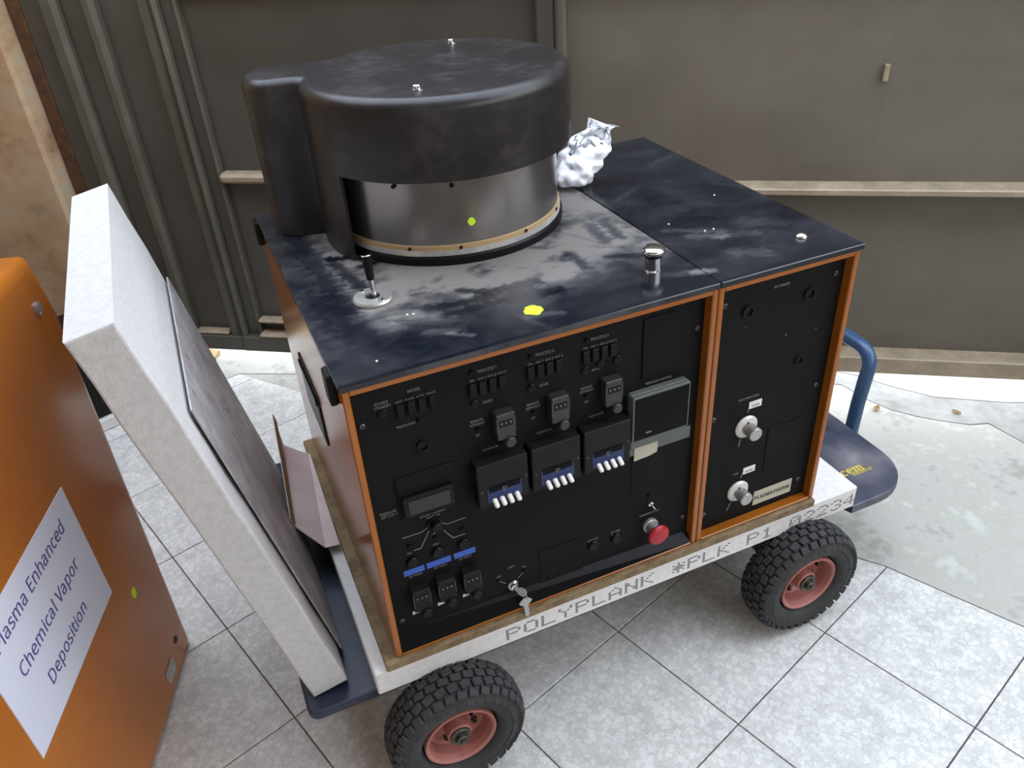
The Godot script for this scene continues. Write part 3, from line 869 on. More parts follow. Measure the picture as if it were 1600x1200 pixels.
func build_console() -> void:
	var t := thing("process_console", Vector3(0.341, 0, -0.39), "orange framed lab console with black control panel and big black hood on its dusty lid", "lab machine")
	case_shell("case", 0.0, XS - 0.0008, t)
	lid(-0.004, XS - 0.0008, t)
	var s := new_st()
	bx(s, 0.0122, XS - 0.013, 0.0062, 0.6083, PZ - 0.008, PZ, 0.0)
	var pn := obj("front_panel", s, mats.panel_black, t)
	for q in [[0.025, 0.535], [0.656, 0.537], [0.656, 0.071], [0.027, 0.072]]: screw_head(pn, q[0], q[1])
	var T := panel_frame()
	var P := new_st()   # white printing
	letters(P, T, "MODE", 0.116, 0.5755, 0.0055)
	letters(P, T, "POWER", 0.061, 0.5680, 0.0048); letters(P, T, "STANDBY", 0.062, 0.5605, 0.0048)
	for k in 4: letters(P, T, ["VENT", "PUMP", "AUTO", "TIMER"][k], 0.089 + 0.018 * k, 0.5610, 0.0042)
	letters(P, T, "PRESS START", 0.095, 0.5130, 0.0042)
	for g in 3:
		var ox := 0.1052 * g
		letters(P, T, "PROCESS %d" % (g + 1), 0.243 + ox, 0.5755, 0.0052)
		for k in 4: letters(P, T, ["ON", "GAS 1", "GAS 2", "GAS 3"][k], 0.215 + ox + 0.0178 * k, 0.5610, 0.0044)
		letters(P, T, "MODE", (0.239 if g < 2 else 0.236) + ox, 0.5125, 0.0045)
		letters(P, T, "REMOTE", 0.216 + ox, 0.4795, 0.0045); letters(P, T, "SETPOINT", 0.2165 + ox, 0.4720, 0.0045)
		letters(P, T, "SET", 0.216 + ox, 0.4490, 0.0042)
		letters(P, T, "FLOW RATE", 0.236 + ox, 0.4130, 0.0042)
	letters(P, T, "PRESSURE CONTROL", 0.578, 0.4470, 0.0045)
	letters(P, T, "PRESSURE", 0.039, 0.3440, 0.0048); letters(P, T, "SET 0.01 x", 0.041, 0.3365, 0.0048)
	letters(P, T, "GAUGE CHANNEL", 0.117, 0.3100, 0.0045); letters(P, T, "SELECTOR", 0.117, 0.3030, 0.0042)
	for q in [[0.055, 0.276, 0.091, 0.275], [0.091, 0.275, 0.104, 0.281], [0.072, 0.238, 0.086, 0.238], [0.086, 0.238, 0.105, 0.273], [0.111, 0.261, 0.121, 0.267], [0.176, 0.275, 0.141, 0.274], [0.141, 0.274, 0.130, 0.281], [0.132, 0.262, 0.148, 0.236], [0.148, 0.236, 0.172, 0.236], [0.228, 0.082, 0.243, 0.068], [0.268, 0.070, 0.281, 0.081]]:
		stroke(P, T, Vector2(q[0], q[1]), Vector2(q[2], q[3]), 0.0016)
	letters(P, T, "ON", 0.063, 0.2345, 0.0045); letters(P, T, "PIR 1", 0.116, 0.2345, 0.0048)
	letters(P, T, "OFF", 0.229, 0.0930, 0.0045); letters(P, T, "LOCK", 0.256, 0.1080, 0.0045); letters(P, T, "ON", 0.283, 0.0960, 0.0045)
	letters(P, T, "EMERGENCY STOP", 0.572, 0.1165, 0.0042)
	letters(P, T, "VACUUM", 0.438, 0.1000, 0.0045); letters(P, T, "READY", 0.438, 0.0930, 0.0045)
	letters(P, T, "SYSTEM", 0.491, 0.1000, 0.0045); letters(P, T, "ALARM", 0.491, 0.0930, 0.0045)
	for k in 3: letters(P, T, "SET POINT", 0.068 + 0.0490 * k, 0.1765, 0.0040)
	obj("panel_lettering", P, mats.print_white, pn, "small white lettering and lines")
	# raised and recessed plates of the panel
	s = new_st()
	bx(s, 0.540, 0.6075, 0.462, 0.586, PZ, PZ + 0.003, 0.001); obj("blank_plate", s, mats.panel_black, t)
	s = new_st()
	bx(s, 0.524, 0.657, 0.183, 0.29, PZ, PZ + 0.0022, 0.0008); obj("blank_plate", s, mats.panel_black, t)
	s = new_st()
	bx(s, 0.317, 0.412, 0.028, 0.119, PZ, PZ + 0.0022, 0.0008); obj("blank_plate", s, mats.panel_black, t)
	for q in [[0.3152, 0.3170, 0.028, 0.1190], [0.3152, 0.399, 0.1190, 0.1208], [0.522, 0.5238, 0.183, 0.29]]:
		s = new_st()
		bx(s, q[0], q[1], q[2], q[3], PZ, PZ + 0.0006)
		obj("plate_gap", s, mats.dark_plastic, t)
	s = new_st()
	bx(s, 0.060, 0.165, 0.318, 0.411, PZ, PZ + 0.003, 0.001); obj("gauge_plate", s, mats.panel_black, t)
	# push buttons in groups of four
	s = new_st()
	box(s, mv(0.089, 0.547, PZ + 0.004), Vector3(0.0135, 0.026, 0.006), 0.0015)
	var btn := obj("push_button", s, mats.dark_plastic, t)
	for k in range(1, 4): dup(btn, Vector3(0.0183 * k, 0, 0))
	for g in 3:
		for k in 4: dup(btn, Vector3(0.2135 - 0.089 + 0.1057 * g + 0.0178 * k, -0.002, 0))
	# indicators and sockets
	var lamp := part_lathe("indicator", t, mats.dark_plastic, facing(0.060, 0.548, PZ), [Vector2(0, 0), Vector2(0.0085, 0), Vector2(0.0085, 0.002), Vector2(0.007, 0.0035), Vector2(0.0, 0.005)], 20)
	for q in [[0.215, 0.5155], [0.320, 0.514], [0.4245, 0.516], [0.455, 0.521], [0.488, 0.520]]: dup(lamp, Vector3(q[0] - 0.060, q[1] - 0.548, 0))
	var led := part_lathe("small_lamp", t, mats.gloss_black, facing(0.116, 0.516, PZ), [Vector2(0, 0), Vector2(0.0042, 0), Vector2(0.0042, 0.0015), Vector2(0.003, 0.004), Vector2(0.0, 0.005)], 14)
	for q in [[0.214, 0.579], [0.320, 0.577], [0.426, 0.578], [0.216, 0.462], [0.322, 0.462], [0.425, 0.463], [0.065, 0.253], [0.114, 0.253], [0.167, 0.252], [0.568, 0.167], [0.228, 0.086], [0.2835, 0.0855], [0.337, 0.043], [0.363, 0.039]]: dup(led, Vector3(q[0] - 0.116, q[1] - 0.516, 0))
	part_lathe("round_socket", t, mats.dark_plastic, facing(0.117, 0.464, PZ), [Vector2(0, 0.0015), Vector2(0.008, 0.0015), Vector2(0.0085, 0.005), Vector2(0.0105, 0.005), Vector2(0.0115, 0.0)], 28)
	var rb := part_lathe("round_button", t, mats.dark_plastic, facing(0.066, 0.213, PZ), [Vector2(0, 0), Vector2(0.0125, 0), Vector2(0.0125, 0.004), Vector2(0.0105, 0.007), Vector2(0.0, 0.0072)], 26)
	dup(rb, Vector3(0.049, 0.003, 0)); dup(rb, Vector3(0.100, 0.002, 0))
	dup(rb, Vector3(0.467 - 0.066 - 0.028, 0.086 - 0.213, 0)); dup(rb, Vector3(0.492 - 0.066, 0.083 - 0.213, 0))
	# setting blocks with counter and knob
	var blk := make_block(t, Vector3(0.261, 0.4655, PZ), mats.block_grey)
	dup(blk, Vector3(0.1037, 0, 0)); dup(blk, Vector3(0.2102, 0, 0))
	var blk2 := make_block(t, Vector3(0.068, 0.1285, PZ), mats.black_plastic)
	dup(blk2, Vector3(0.0500, 0.003, 0)); dup(blk2, Vector3(0.1010, -0.001, 0))
	# switch boxes
	var sb := make_switch_box(t, Vector3(0.245, 0.3535, PZ))
	dup(sb, Vector3(0.1050, 0, 0)); dup(sb, Vector3(0.2100, 0, 0))
	# meter
	s = new_st()
	bx(s, 0.5095, 0.6335, 0.315, 0.4415, PZ, -0.004, 0.003)
	prism(s, Transform3D(Basis(), Vector3(0, 0, 0)), rounded(0.5095, 0.6335, 0.3375, 0.4415, 0.004, 3), -0.006, 0.004, 0.0025, 2)
	bx(s, 0.512, 0.655, 0.290, 0.318, PZ, PZ + 0.006, 0.0015)
	var me := obj("meter", s, mats.meter_case, t, "grey cased square meter with black window")
	s = new_st()
	bx(s, 0.5135, 0.6300, 0.3425, 0.4375, 0.003, 0.0052, 0.0006); obj("window", s, mats.glass_dark, me)
	s = new_st()
	stroke(s, panel_frame(0.0052), Vector2(0.538, 0.3560), Vector2(0.550, 0.3560), 0.0030); obj("scale_mark", s, mats.print_white, me)
	s = new_st()
	prism(s, panel_frame(PZ + 0.006), pv([0.526, 0.311, 0.579, 0.311, 0.578, 0.283, 0.560, 0.279, 0.526, 0.277]), 0.0, 0.0012)
	obj("tape", s, mats.tape, me, "strip of cream masking tape")
	# digital readout
	s = new_st()
	var fr := rounded(0.0645, 0.1575, 0.3255, 0.3715, 0.003, 3)
	prism(s, panel_frame(), fr, 0, 0.013, 0.003, 2)
	var di := obj("readout", s, mats.dark_plastic, t, "black bezel with dark red window")
	s = new_st()
	bx(s, 0.0735, 0.1500, 0.3325, 0.3640, PZ + 0.012, PZ + 0.0142, 0.0008); obj("window", s, mats.maroon_window, di)
	# selector knob
	part_lathe("selector_knob", t, mats.dark_plastic, facing(0.117, 0.289, PZ), [Vector2(0, 0), Vector2(0.0135, 0), Vector2(0.0130, 0.004), Vector2(0.0105, 0.005), Vector2(0.0098, 0.018), Vector2(0.0085, 0.0195), Vector2(0, 0.0195)], 24)
	# blue embossed labels
	for q in [[0.0465, 0.086, 0.1885], [0.091, 0.1385, 0.1885], [0.1445, 0.1875, 0.1885]]:
		s = new_st()
		bx(s, q[0], q[1], q[2] - 0.0065, q[2] + 0.0075, PZ, PZ + 0.0009); obj("blue_label", s, mats.dymo_blue, t)
	for q in [[0.055, 0.0815], [0.106, 0.0805], [0.1575, 0.0785]]:
		s = new_st()
		prism(s, panel_frame(), pv([q[0] - 0.006, q[1] - 0.004, q[0] + 0.0075, q[1] - 0.0025, q[0] + 0.004, q[1] + 0.0045, q[0] - 0.0055, q[1] + 0.004]), 0.0, 0.0012); obj("paper_scrap", s, mats.white_plastic, t)
	# emergency stop
	var es := part_lathe("emergency_stop", t, mats.alu_knob, facing(0.5735, 0.084, PZ), [Vector2(0, 0), Vector2(0.0175, 0), Vector2(0.0175, 0.006), Vector2(0.0145, 0.008), Vector2(0.0125, 0.028), Vector2(0.0, 0.028)], 28, "red mushroom button on grey collar")
	part_lathe("mushroom", es, mats.estop_red, facing(0.5735, 0.084, PZ), [Vector2(0, 0.026), Vector2(0.0150, 0.026), Vector2(0.0235, 0.032), Vector2(0.0245, 0.0355), Vector2(0.0230, 0.039), Vector2(0.0185, 0.042), Vector2(0.010, 0.0438), Vector2(0, 0.0442)], 36, "", false)
	s = new_st()
	letters(s, panel_frame(PZ + 0.0432), "PRESS", 0.5735, 0.0845, 0.0050); obj("lettering", s, mats.tape, es)
	# toggle above it
	s = new_st()
	lathe(s, facing(0.573, 0.143, PZ), [Vector2(0, 0), Vector2(0.006, 0), Vector2(0.006, 0.003), Vector2(0, 0.003)], 6)
	cyl(s, Vector3(0.573, 0.143, PZ + 0.002), Vector3(0.5755, 0.137, PZ + 0.015), 0.0018, 10, 0.0, 0.0028)
	obj("toggle_switch", s, mats.chrome, t)
	# key switch
	part_lathe("key_switch", t, mats.chrome, facing(0.2565, 0.0600, PZ), [Vector2(0, 0), Vector2(0.0125, 0), Vector2(0.0125, 0.005), Vector2(0.0105, 0.0075), Vector2(0.0085, 0.0075), Vector2(0.0080, 0.012), Vector2(0, 0.0125)], 28)
	# black slanting strip along the foot of the panel
	s = new_st()
	var A0 := Vector3(0.0125, 0.0445, PZ + 0.0005)
	var A1 := Vector3(0.6685, 0.0260, PZ + 0.0005)
	var B0 := Vector3(0.0125, 0.0065, -0.0015)
	var B1 := Vector3(0.6685, 0.0065, -0.0015)
	var C0 := Vector3(0.0125, 0.0063, PZ + 0.0005)
	var C1 := Vector3(0.6685, 0.0063, PZ + 0.0005)
	face(s, [A0, A1, B1, B0], Vector3(0, 1, 1)); face(s, [A0, A1, C1, C0], Vector3(0, 0, -1)); face(s, [C0, C1, B1, B0], Vector3(0, -1, 0)); face(s, [A0, B0, C0], Vector3(-1, 0, 0)); face(s, [A1, B1, C1], Vector3(1, 0, 0))
	obj("foot_strip", s, mats.gloss_black, t)
	# left side: recessed grip and clips
	s = new_st()
	prism(s, Transform3D(Basis(Vector3(0, 0, -1), Vector3.UP, Vector3(-1, 0, 0)), Vector3(0, 0, 0)), rounded(0.350, 0.560, 0.266, 0.400, 0.02, 4), 0.0, 0.0025, 0.001, 2)
	var gp := obj("side_grip", s, mats.black_plastic, t, "black recessed carrying grip in the side")
	s = new_st()
	prism(s, Transform3D(Basis(Vector3(0, 0, -1), Vector3.UP, Vector3(-1, 0, 0)), Vector3(-0.0025, 0, 0)), rounded(0.365, 0.545, 0.285, 0.365, 0.015, 4), 0.0, 0.0008)
	bx(s, -0.0065, -0.0025, 0.368, 0.385, -0.545, -0.365, 0.0015)
	obj("grip_bar", s, mats.gloss_black, gp)
	for z in [[-0.078, -0.040], [-0.785, -0.745]]:
		s = new_st()
		bx(s, -0.013, 0.0, 0.572, 0.628, z[0], z[1], 0.003)
		obj("clip", s, mats.dark_plastic, t)
	build_hood(t)
	build_lid_fittings(t)

func make_block(t: Node3D, c: Vector3, m: Material) -> Node3D:
	var w := Node3D.new()
	w.name = numbered(t, "setting_block")
	t.add_child(w)
	w.position = M(c.x, c.y, c.z) - t.position
	var s := new_st()
	box(s, mv(c.x, c.y, c.z + 0.011), Vector3(0.0345, 0.0535, 0.022), 0.0018)
	obj("housing", s, m, w)
	s = new_st()
	box(s, mv(c.x, c.y + 0.008, c.z + 0.0222), Vector3(0.0250, 0.0130, 0.0012))
	obj("counter", s, mats.dark_plastic, w)
	s = new_st()
	for k in 3: prism(s, panel_frame(c.z + 0.0228), pv([c.x - 0.0105 + 0.0085 * k, c.y + 0.0105, c.x - 0.0065 + 0.0085 * k, c.y + 0.0105, c.x - 0.0085 + 0.0085 * k, c.y + 0.0055]), 0.0, 0.0005)
	obj("pointer", s, mats.print_white, w)
	for x in [-0.0165, 0.0165]:
		s = new_st()
		box(s, mv(c.x + x, c.y + 0.004, c.z + 0.0222), Vector3(0.0012, 0.030, 0.001))
		obj("edge_line", s, mats.screw, w)
	part_lathe("knob", w, mats.block_grey if m == mats.block_grey else mats.black_plastic, facing(c.x + 0.005, c.y - 0.033, c.z), [Vector2(0, 0), Vector2(0.0115, 0), Vector2(0.0115, 0.006), Vector2(0.0105, 0.0075), Vector2(0.0100, 0.026), Vector2(0.0085, 0.028), Vector2(0, 0.028)], 22)
	return w

func make_switch_box(t: Node3D, c: Vector3) -> Node3D:
	var w := Node3D.new()
	w.name = numbered(t, "switch_box")
	t.add_child(w)
	w.position = M(c.x, c.y, c.z) - t.position
	var s := new_st()
	box(s, mv(c.x, c.y, c.z + 0.0145), Vector3(0.097, 0.097, 0.029), 0.0018)
	obj("housing", s, mats.black_plastic, w)
	s = new_st()
	var z := c.z + 0.029
	box(s, mv(c.x + 0.001, c.y - 0.0215, z), Vector3(0.066, 0.034, 0.0014), 0.0004)
	obj("blue_plate", s, mats.blue_panel, w)
	s = new_st()
	box(s, mv(c.x + 0.001, c.y - 0.008, z + 0.0008), Vector3(0.060, 0.012, 0.0008))
	obj("legend_plate", s, mats.glass_dark, w)
	s = new_st()
	letters(s, panel_frame(z + 0.001), "gas", c.x + 0.001, c.y - 0.010, 0.0045)
	box(s, mv(c.x + 0.001, c.y - 0.0165, z + 0.001), Vector3(0.0022, 0.0022, 0.001))
	obj("lettering", s, mats.print_white, w)
	for q in [[-0.042, -0.008], [0.0425, 0.0]]:
		s = new_st()
		lathe(s, facing(c.x + q[0], c.y + q[1], z), [Vector2(0, 0), Vector2(0.0022, 0), Vector2(0.0018, 0.0015), Vector2(0, 0.0017)], 10)
		obj("screw", s, mats.screw, w)
	for k in 4:
		s = new_st()
		var x := c.x - 0.0205 + 0.0144 * k
		var a := Vector3(x, c.y - 0.0300, z)
		var b := Vector3(x + 0.0005, c.y - 0.0395, z + 0.016)
		var d := (b - a).normalized()
		var B := Basis(Vector3.RIGHT, d, Vector3.RIGHT.cross(d))
		box(s, Transform3D(B, (a + b) / 2), Vector3(0.0088, a.distance_to(b), 0.0062), 0.0022)
		obj("lever", s, mats.white_plastic, w)
	return w

func build_hood(t: Node3D) -> void:
	var c := Vector2(0.372, -0.536)
	var R := 0.263
	var top := 0.9455
	var skirt := 0.802
	var foot := 0.6335
	# outline: angle from +x towards the viewer (+z), every point with its own lower edge
	var pts := []   # [x, z, bottom]
	var a_open := 155.0
	for k in 61:      # window side, from the back right round the front to the left
		var a := deg_to_rad(lerpf(-52.0, a_open, k / 60.0))
		pts.append([c.x + R * cos(a), c.y + R * sin(a), skirt])
	pts.append([c.x + R * cos(deg_to_rad(a_open + 0.25)), c.y + R * sin(deg_to_rad(a_open + 0.25)), foot])
	for k in range(1, 9):
		var a := deg_to_rad(lerpf(a_open, 186.5, k / 8.0))
		pts.append([c.x + R * cos(a), c.y + R * sin(a), foot])
	# concave turn into the side column, its rounded end, and back along to the drum
	for q in [[0.1110, -0.5745], [0.1120, -0.5825], [0.1090, -0.5900], [0.1010, -0.5945], [0.0860, -0.5985], [0.0720, -0.6020]]: pts.append([q[0] + 0.008, q[1] - 0.002, foot])
	var cc := Vector2(0.0830, -0.6600)
	for k in 10:
		var a := deg_to_rad(lerpf(112.0, 180.0, k / 9.0))
		pts.append([cc.x + 0.058 * cos(a), cc.y + 0.058 * sin(a), foot])
	var c2 := Vector2(0.0860, -0.697)
	for k in 10:
		var a := deg_to_rad(lerpf(182.0, 262.0, k / 9.0))
		pts.append([c2.x + 0.061 * cos(a), c2.y + 0.061 * sin(a), foot])
	for k in 24:
		var a := deg_to_rad(lerpf(230.0, 308.0, k / 24.0))
		pts.append([c.x + R * cos(a), c.y + R * sin(a), foot])
	var poly := PackedVector2Array()
	for p in pts: poly.append(Vector2(p[0], p[1]))
	if area2(poly) < 0:
		poly.reverse(); pts.reverse()
	var n := poly.size()
	var s := new_st()
	var f := 0.022
	var loops := []
	for k in 7:
		var q := PI / 2 * k / 6
		loops.append([inset(poly, f * (1 - cos(q))), top - f + f * sin(q)])
	s.set_smooth_group(4)
	for k in n:
		var k2 := (k + 1) % n
		var e := poly[k2] - poly[k]
		var o := Vector3(e.y, 0, -e.x).normalized()
		face(s, [vy(poly[k], pts[k][2] if pts[k][2] == pts[k2][2] else skirt), vy(poly[k2], pts[k2][2] if pts[k][2] == pts[k2][2] else skirt), vy(poly[k2], top - f), vy(poly[k], top - f)], o)
		for i in 6: face(s, [vy(loops[i][0][k], loops[i][1]), vy(loops[i][0][k2], loops[i][1]), vy(loops[i + 1][0][k2], loops[i + 1][1]), vy(loops[i + 1][0][k], loops[i + 1][1])], o + Vector3.UP * 0.5)
	s.set_smooth_group(-1)
	var cap: PackedVector2Array = loops[6][0]
	var idx := Geometry2D.triangulate_polygon(cap)
	s.set_smooth_group(4)
	for k in range(0, idx.size(), 3): face(s, [vy(cap[idx[k]], top), vy(cap[idx[k + 1]], top), vy(cap[idx[k + 2]], top)], Vector3.UP)
	# inner wall and lower rim
	s.set_smooth_group(5)
	var inn := inset(poly, 0.007)
	for k in n:
		var k2 := (k + 1) % n
		var e := poly[k2] - poly[k]
		var o := Vector3(e.y, 0, -e.x).normalized()
		var b: float = pts[k][2] if pts[k][2] == pts[k2][2] else skirt
		s.set_smooth_group(5)
		face(s, [vy(inn[k], b), vy(inn[k2], b), vy(inn[k2], top - 0.01), vy(inn[k], top - 0.01)], -o)
		s.set_smooth_group(-1)
		face(s, [vy(inn[k], b), vy(inn[k2], b), vy(poly[k2], b), vy(poly[k], b)], Vector3.DOWN)
		if pts[k][2] != pts[k2][2]:   # upright edges of the opening
			var kk := k if pts[k][2] == foot else k2
			face(s, [vy(inn[kk], foot), vy(poly[kk], foot), vy(poly[kk], skirt), vy(inn[kk], skirt)], Vector3(e.x, 0, e.y) * (1.0 if kk == k else -1.0))
	var hood := obj("chamber_hood", s, mats.hood_plastic, t, "dark grey moulded hood with a side column")
	for q in [[0.470, -0.707], [0.2835, -0.370]]:
		part_lathe("bolt", hood, mats.chrome, mv(q[0], top - 0.001, q[1]), [Vector2(0, 0), Vector2(0.0135, 0), Vector2(0.0135, 0.002), Vector2(0.0075, 0.003), Vector2(0.0070, 0.0075), Vector2(0.005, 0.009), Vector2(0, 0.0095)], 20)
	# chamber inside
	var ch := part_lathe("chamber_base", t, mats.dark_plastic, mv(c.x, H, c.y), [Vector2(0, 0), Vector2(0.241, 0), Vector2(0.241, 0.014), Vector2(0.238, 0.018), Vector2(0.0, 0.018)], 72)
	part_lathe("metal_ring", ch, mats.grey_metal, mv(c.x, H, c.y), [Vector2(0, 0.017), Vector2(0.2365, 0.017), Vector2(0.2365, 0.028), Vector2(0.0, 0.028)], 72)
	part_lathe("gasket", ch, mats.gasket, mv(c.x, H, c.y), [Vector2(0, 0.0275), Vector2(0.2350, 0.0275), Vector2(0.2350, 0.0365), Vector2(0.2330, 0.0380), Vector2(0.0, 0.0380)], 72)
	part_lathe("cylinder", ch, mats.steel_cylinder, mv(c.x, H, c.y), [Vector2(0, 0.037), Vector2(0.2320, 0.037), Vector2(0.2320, 0.285), Vector2(0.0, 0.285)], 72, "bright steel chamber wall", false)
	var s2 := new_st()
	for a in [128.0, 104.0, 70.0, 40.0]:
		var d := Vector3(cos(deg_to_rad(a)), 0, sin(deg_to_rad(a)))
		s2 = new_st()
		cyl(s2, Vector3(c.x, H + 0.0325, c.y) + d * 0.2335, Vector3(c.x, H + 0.0325, c.y) + d * 0.2375, 0.003, 10)
		obj("rivet", s2, mats.dark_plastic, ch)
	for a in [132.0, 105.5]:
		var d := Vector3(cos(deg_to_rad(a)), 0, sin(deg_to_rad(a)))
		s2 = new_st()
		cyl(s2, Vector3(c.x, 0.786, c.y) + d * 0.231, Vector3(c.x, 0.786, c.y) + d * 0.2365, 0.0042, 10)
		obj("rivet", s2, mats.dark_plastic, ch)
	# small plate on the ring and sticker on the wall
	s2 = new_st()
	lathe(s2, mv(c.x, H, c.y), [Vector2(0.2365, 0.0165), Vector2(0.2373, 0.0165), Vector2(0.2373, 0.0265), Vector2(0.2365, 0.0265)], 6, false, deg_to_rad(124.0), deg_to_rad(131.0))
	obj("ring_label", s2, mats.tape, ch)
	s2 = new_st()
	blob(s2, Transform3D(Basis(Vector3(cos(0.14), 0, sin(0.14)), Vector3.UP, Vector3(-sin(0.14), 0, cos(0.14))), Vector3(c.x - 0.0325, 0.7115, c.y + 0.2302)), 0.0070, 0.0078, 3, 0.0006)
	obj("sticker", s2, mats.sticker, ch, "small yellow green dot")

# irregular flat blob
func blob(s: SurfaceTool, T: Transform3D, rx: float, ry: float, sd: int, th: float) -> void:
	var p := PackedVector2Array()
	rng.seed = sd
	for k in 18:
		var a := TAU * k / 18
		var q := 1.0 + rng.randf_range(-0.14, 0.14)
		p.append(Vector2(rx * cos(a) * q, ry * sin(a) * q))
	prism(s, T, p, 0.0, th)

func build_lid_fittings(t: Node3D) -> void:
	# joystick
	var c := Vector3(0.1215, H, -0.2480)
	var j := part_lathe("joystick", t, mats.brushed, mv(c.x, c.y, c.z), [Vector2(0.0, 0.0), Vector2(0.0355, 0.0), Vector2(0.0360, 0.004), Vector2(0.0335, 0.0075), Vector2(0.0135, 0.0080), Vector2(0.0130, 0.0035), Vector2(0.0, 0.0035)], 44, "joystick with round brushed plate")
	part_lathe("well", j, mats.dark_plastic, mv(c.x, c.y, c.z), [Vector2(0, 0.0030), Vector2(0.0128, 0.0030), Vector2(0.0128, 0.0045), Vector2(0.0, 0.0045)], 20)
	var s := new_st()
	var a := Vector3(0.1245, H + 0.004, -0.2480)
	var b := Vector3(0.1235, 0.7160, -0.2560)
	cyl(s, a, a.lerp(b, 0.45), 0.0052, 16); obj("shaft", s, mats.chrome, j)
	s = new_st()
	cyl(s, a.lerp(b, 0.42), a.lerp(b, 0.97), 0.0068, 18, 0.0006, 0.0090); obj("grip", s, mats.dark_plastic, j)
	s = new_st()
	cyl(s, a.lerp(b, 0.965), b, 0.0094, 18, 0.0008); obj("grip_cap", s, mats.chrome, j)
	for q in [[0.012, 0.0245], [-0.012, -0.0245]]:
		part_lathe("screw", j, mats.chrome, mv(c.x + q[0], H + 0.0076, c.z + q[1]), [Vector2(0, 0), Vector2(0.0042, 0), Vector2(0.0034, 0.0018), Vector2(0, 0.0022)], 14)
	# lift knob with rubber collar
	var k := part_lathe("lift_knob", t, mats.chrome, mv(0.6075, H, -0.1030), [Vector2(0, 0), Vector2(0.0165, 0), Vector2(0.0155, 0.003), Vector2(0.0155, 0.026), Vector2(0.0, 0.026)], 32, "chrome knob with broad cap")
	part_lathe("collar", k, mats.dark_plastic, mv(0.6075, H, -0.1030), [Vector2(0, 0.025), Vector2(0.0150, 0.025), Vector2(0.0200, 0.0340), Vector2(0.0, 0.0340)], 32)
	part_lathe("cap", k, mats.chrome, mv(0.6075, H, -0.1030), [Vector2(0, 0.0335), Vector2(0.0205, 0.0335), Vector2(0.0218, 0.0365), Vector2(0.0212, 0.0400), Vector2(0.0170, 0.0435), Vector2(0.0090, 0.0452), Vector2(0, 0.0455)], 36, "", true)
	# yellow green sticker on the lid
	s = new_st()
	blob(s, Transform3D(Basis(Vector3.RIGHT, Vector3(0, 0, -1), Vector3.UP), Vector3(0.3520, H + 0.0002, -0.0690)), 0.0165, 0.0165, 5, 0.0006)
	obj("sticker", s, mats.sticker, t, "yellow green sticker on the lid")
	# small white crumbs of dirt
	s = new_st()
	for q in [[0.158, -0.163], [0.168, -0.160], [0.7446, -0.262], [0.786, -0.197], [0.806, -0.196], [0.9140, -0.345], [0.070, -0.042]]:
		lathe(s, mv(q[0], H, q[1]), [Vector2(0, 0), Vector2(0.0022, 0), Vector2(0.0016, 0.0014), Vector2(0, 0.0017)], 7)
	tag(obj("crumbs", s, mats.white_plastic, t), "", "", "", "stuff")

